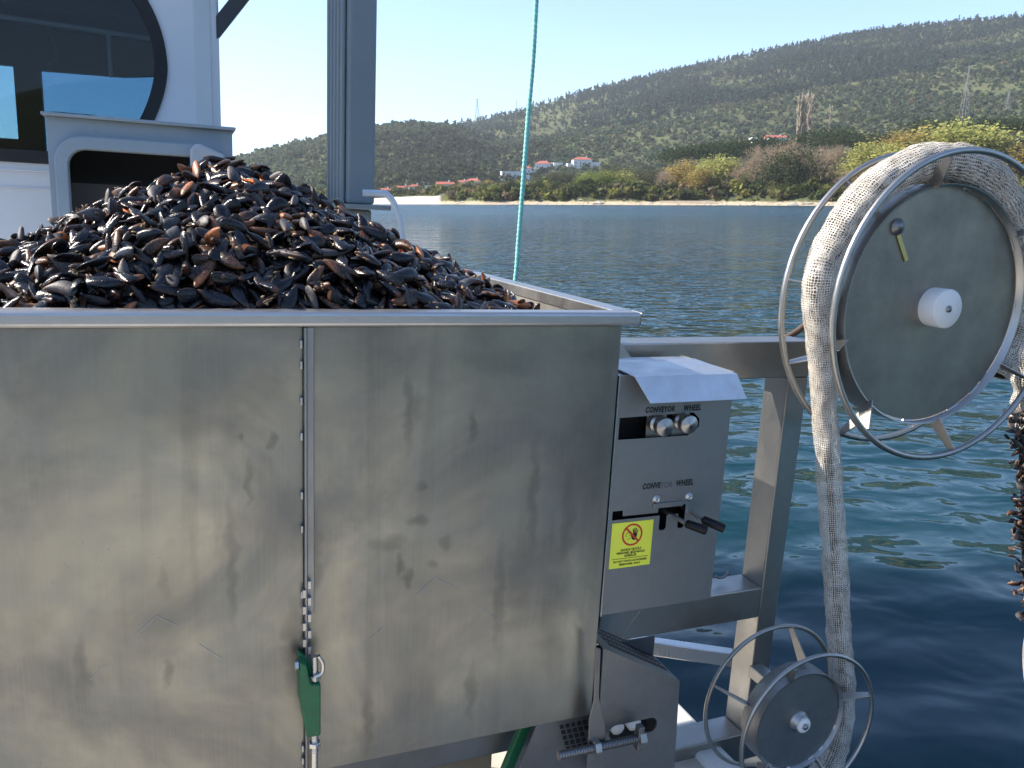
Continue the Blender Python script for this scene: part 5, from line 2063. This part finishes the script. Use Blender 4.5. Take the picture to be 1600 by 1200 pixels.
house('small red roofed house half hidden behind the grey mast', 603, 306, 700, 7, 4.5, 7, 'gable', 0.3)
house('low house with red gable roof right of the white hose', 630, 303, 700, 9, 4.5, 8, 'gable', -0.2)
house('white house with small red roof above the sand slip', 648, 303, 690, 9, 5.5, 8, 'hip', 0.2)
house('wide white house with pale red roof by the sand slip', 696, 299, 640, 12, 5.0, 9, 'gable', 0.25)
house('white house with red hipped roof left of the blue glass building', 740, 294, 660, 12, 5.0, 9, 'hip', -0.2)
house('white building with blue glass front left of the turquoise rope', 798, 284, 640, 15, 7.0, 10, 'flat', 0.15, True)
house('white house with bright red roof right of the turquoise rope', 848, 269, 760, 14, 6.5, 12, 'hip', -0.1)
house('small white house behind the bright red roof', 870, 266, 800, 9, 6.0, 9, 'flat', 0.2)
house('large white villa with small red roof alone on slope', 908, 263, 800, 18, 7.0, 12, 'hip', 0.1)
house('white cottage behind the sand slip with pale walls', 672, 300, 680, 8, 4.5, 7, 'flat', 0.1)
house('small white house with red roof beside two brown trees', 722, 296, 680, 9, 5.0, 8, 'hip', 0.3)
house('white house half hidden just left of the turquoise rope', 822, 276, 700, 9, 6.0, 8, 'hip', 0.0)
house('long red roofed house hidden among dark pines below poplars', 1205, 223, 640, 14, 3.0, 9, 'gable', 0.1, False, False)
house('small white house end among pines left of red roof', 1172, 228, 620, 5, 5.0, 6, 'flat', 0.2, False, False)

PYL = paint('pylon_steel', (0.32, 0.32, 0.31), 0.6, 0.3)


def pylon(label, px, top_y, r, wb, th):
    g = world_at(px, r)
    h = elev_z(px, top_y, r) - g.z
    e = thing('pylon', label, 'pylon', (g.x, g.y, g.z - 1), 'power line pylons on the hills', world=True)
    m = MB()
    cs = [(-1, -1), (1, -1), (1, 1), (-1, 1)]

    def rad_(z):
        return wb * (1 - 0.88 * min(1, z / (h * 0.85)))
    lv = [h * (1 - (1 - k / 9) ** 1.15) for k in range(10)]
    for (a, b) in cs:
        m.tube([(a * rad_(z), b * rad_(z), z) for z in lv], th, 4)
    for z0, z1 in zip(lv, lv[1:]):
        for i in range(4):
            a, b = cs[i], cs[(i + 1) % 4]
            m.tube([(a[0] * rad_(z0), a[1] * rad_(z0), z0), (b[0] * rad_(z1), b[1] * rad_(z1), z1)], th * 0.6, 3)
            m.tube([(b[0] * rad_(z0), b[1] * rad_(z0), z0), (a[0] * rad_(z1), a[1] * rad_(z1), z1)], th * 0.6, 3)
    me = bpy.data.meshes.new('lattice')
    me.from_pydata([tuple(v) for v in m.v], [], m.f)
    me.materials.append(PYL)
    o = bpy.data.objects.new('lattice', me)
    COL.objects.link(o)
    o.parent = e
    m = MB()
    for q in (0.72, 0.84, 0.95):
        m.bar((-wb * 1.1 * (1.25 - q * 0.6), 0, h * q), (wb * 1.1 * (1.25 - q * 0.6), 0, h * q), th * 1.4, th * 1.4, (0, 0, 1))
    me = bpy.data.meshes.new('cross_arm')
    me.from_pydata([tuple(v) for v in m.v], [], m.f)
    me.materials.append(PYL)
    o = bpy.data.objects.new('cross_arm', me)
    COL.objects.link(o)
    o.parent = e


pylon('lattice pylon on the skyline left of the rope', 747, 153, 1800, 6.5, 0.35)
pylon('small faint lattice pylon on the skyline beside the rope', 807, 155, 1950, 4, 0.22)
pylon('tall lattice pylon on the slope above the large wheel', 1490, 102, 900, 4.0, 0.11)
pylon('lattice pylon on the slope near the right edge', 1555, 140, 960, 3.2, 0.09)

# sand slip, rocks, low wall
ROCK = paint('shore_rock', (0.42, 0.39, 0.34), 0.9, var=0.25, scale=0.8)
for (px, dr, s, lb) in ((722, 8, 1.5, 'pale boulder at the foot of the sandy bank'), (935, 5, 2.2, 'large pale rock at the waterline near the beach trees'), (1262, 6, 2.0, 'bright boulder on the beach left of the wheel'), (1240, 3, 1.6, 'flat pale rock in the shallows left of the bright boulder'), (1215, 6, 1.1, 'small pale stone on the beach below the dark pines')):
    g = world_at(px, shore_r(px) + dr)
    bv, bf = blob((0, 0, 0), 1, int(px), 0, (1.3, 1.0, 0.6))
    m = MB()
    m.add([(v[0] * s, v[1] * s, v[2] * s) for v in bv], bf)
    o = m.build('rock', ROCK, world=True, origin=(0, 0, 0))
    o.location = (g.x, g.y, max(g.z, 0.1))
    tag(o, lb, 'rock', 'rocks on the far shore')
V, F, MI = [], [], []
mbs = MB()
for i in range(260):
    px = random.uniform(690, 1330)
    g = world_at(px, shore_r(px) + random.uniform(0, 11))
    sz = random.uniform(0.2, 0.7) * (1.6 if random.random() < 0.12 else 1)
    bv, bf = blob((g.x, g.y, max(g.z, 0.0)), sz, i, 0, (1.3, 1.0, 0.6))
    mbs.add(bv, bf)
o = mbs.build('shore_stones', ROCK, world=True, origin=(0, 0, 0))
tag(o, 'scattered stones along the far waterline', None, None, 'stuff')
pa, pb = world_at(1032, shore_r(1032) + 9), world_at(1118, shore_r(1118) + 9)
m = MB()
m.bar((pa.x, pa.y, 0.9), (pb.x, pb.y, 0.9), 0.6, 2.0, (0, 0, 1))
o = m.build('retaining_wall', paint('wall_stone', (0.40, 0.34, 0.26), 0.9, var=0.2, scale=0.6), world=True, origin=(pa.x, pa.y, 0))
tag(o, 'low tan stone wall along the far beach', 'wall')

# the air: thin haze that pales the far hills
t = NT('haze_air')
t.t.nodes.remove(t.p)
vol = t.n('VolumePrincipled')
vol.inputs['Color'].default_value = (0.82, 0.90, 1.0, 1)
vol.inputs['Density'].default_value = 0.00011
vol.inputs['Anisotropy'].default_value = 0.2
t.l(vol.outputs[0], t.out.inputs['Volume'])
mb = MB()
mb.box((-S - 50, -S - 50, -40.0), (S + 50, S + 50, 640.0))
o = mb.build('haze', t.m, world=True, origin=(0, 0, 0))
tag(o, 'thin bluish haze over the bay', None, None, 'stuff')

for o in bpy.data.objects:
    if '_o' in o:
        del o['_o']
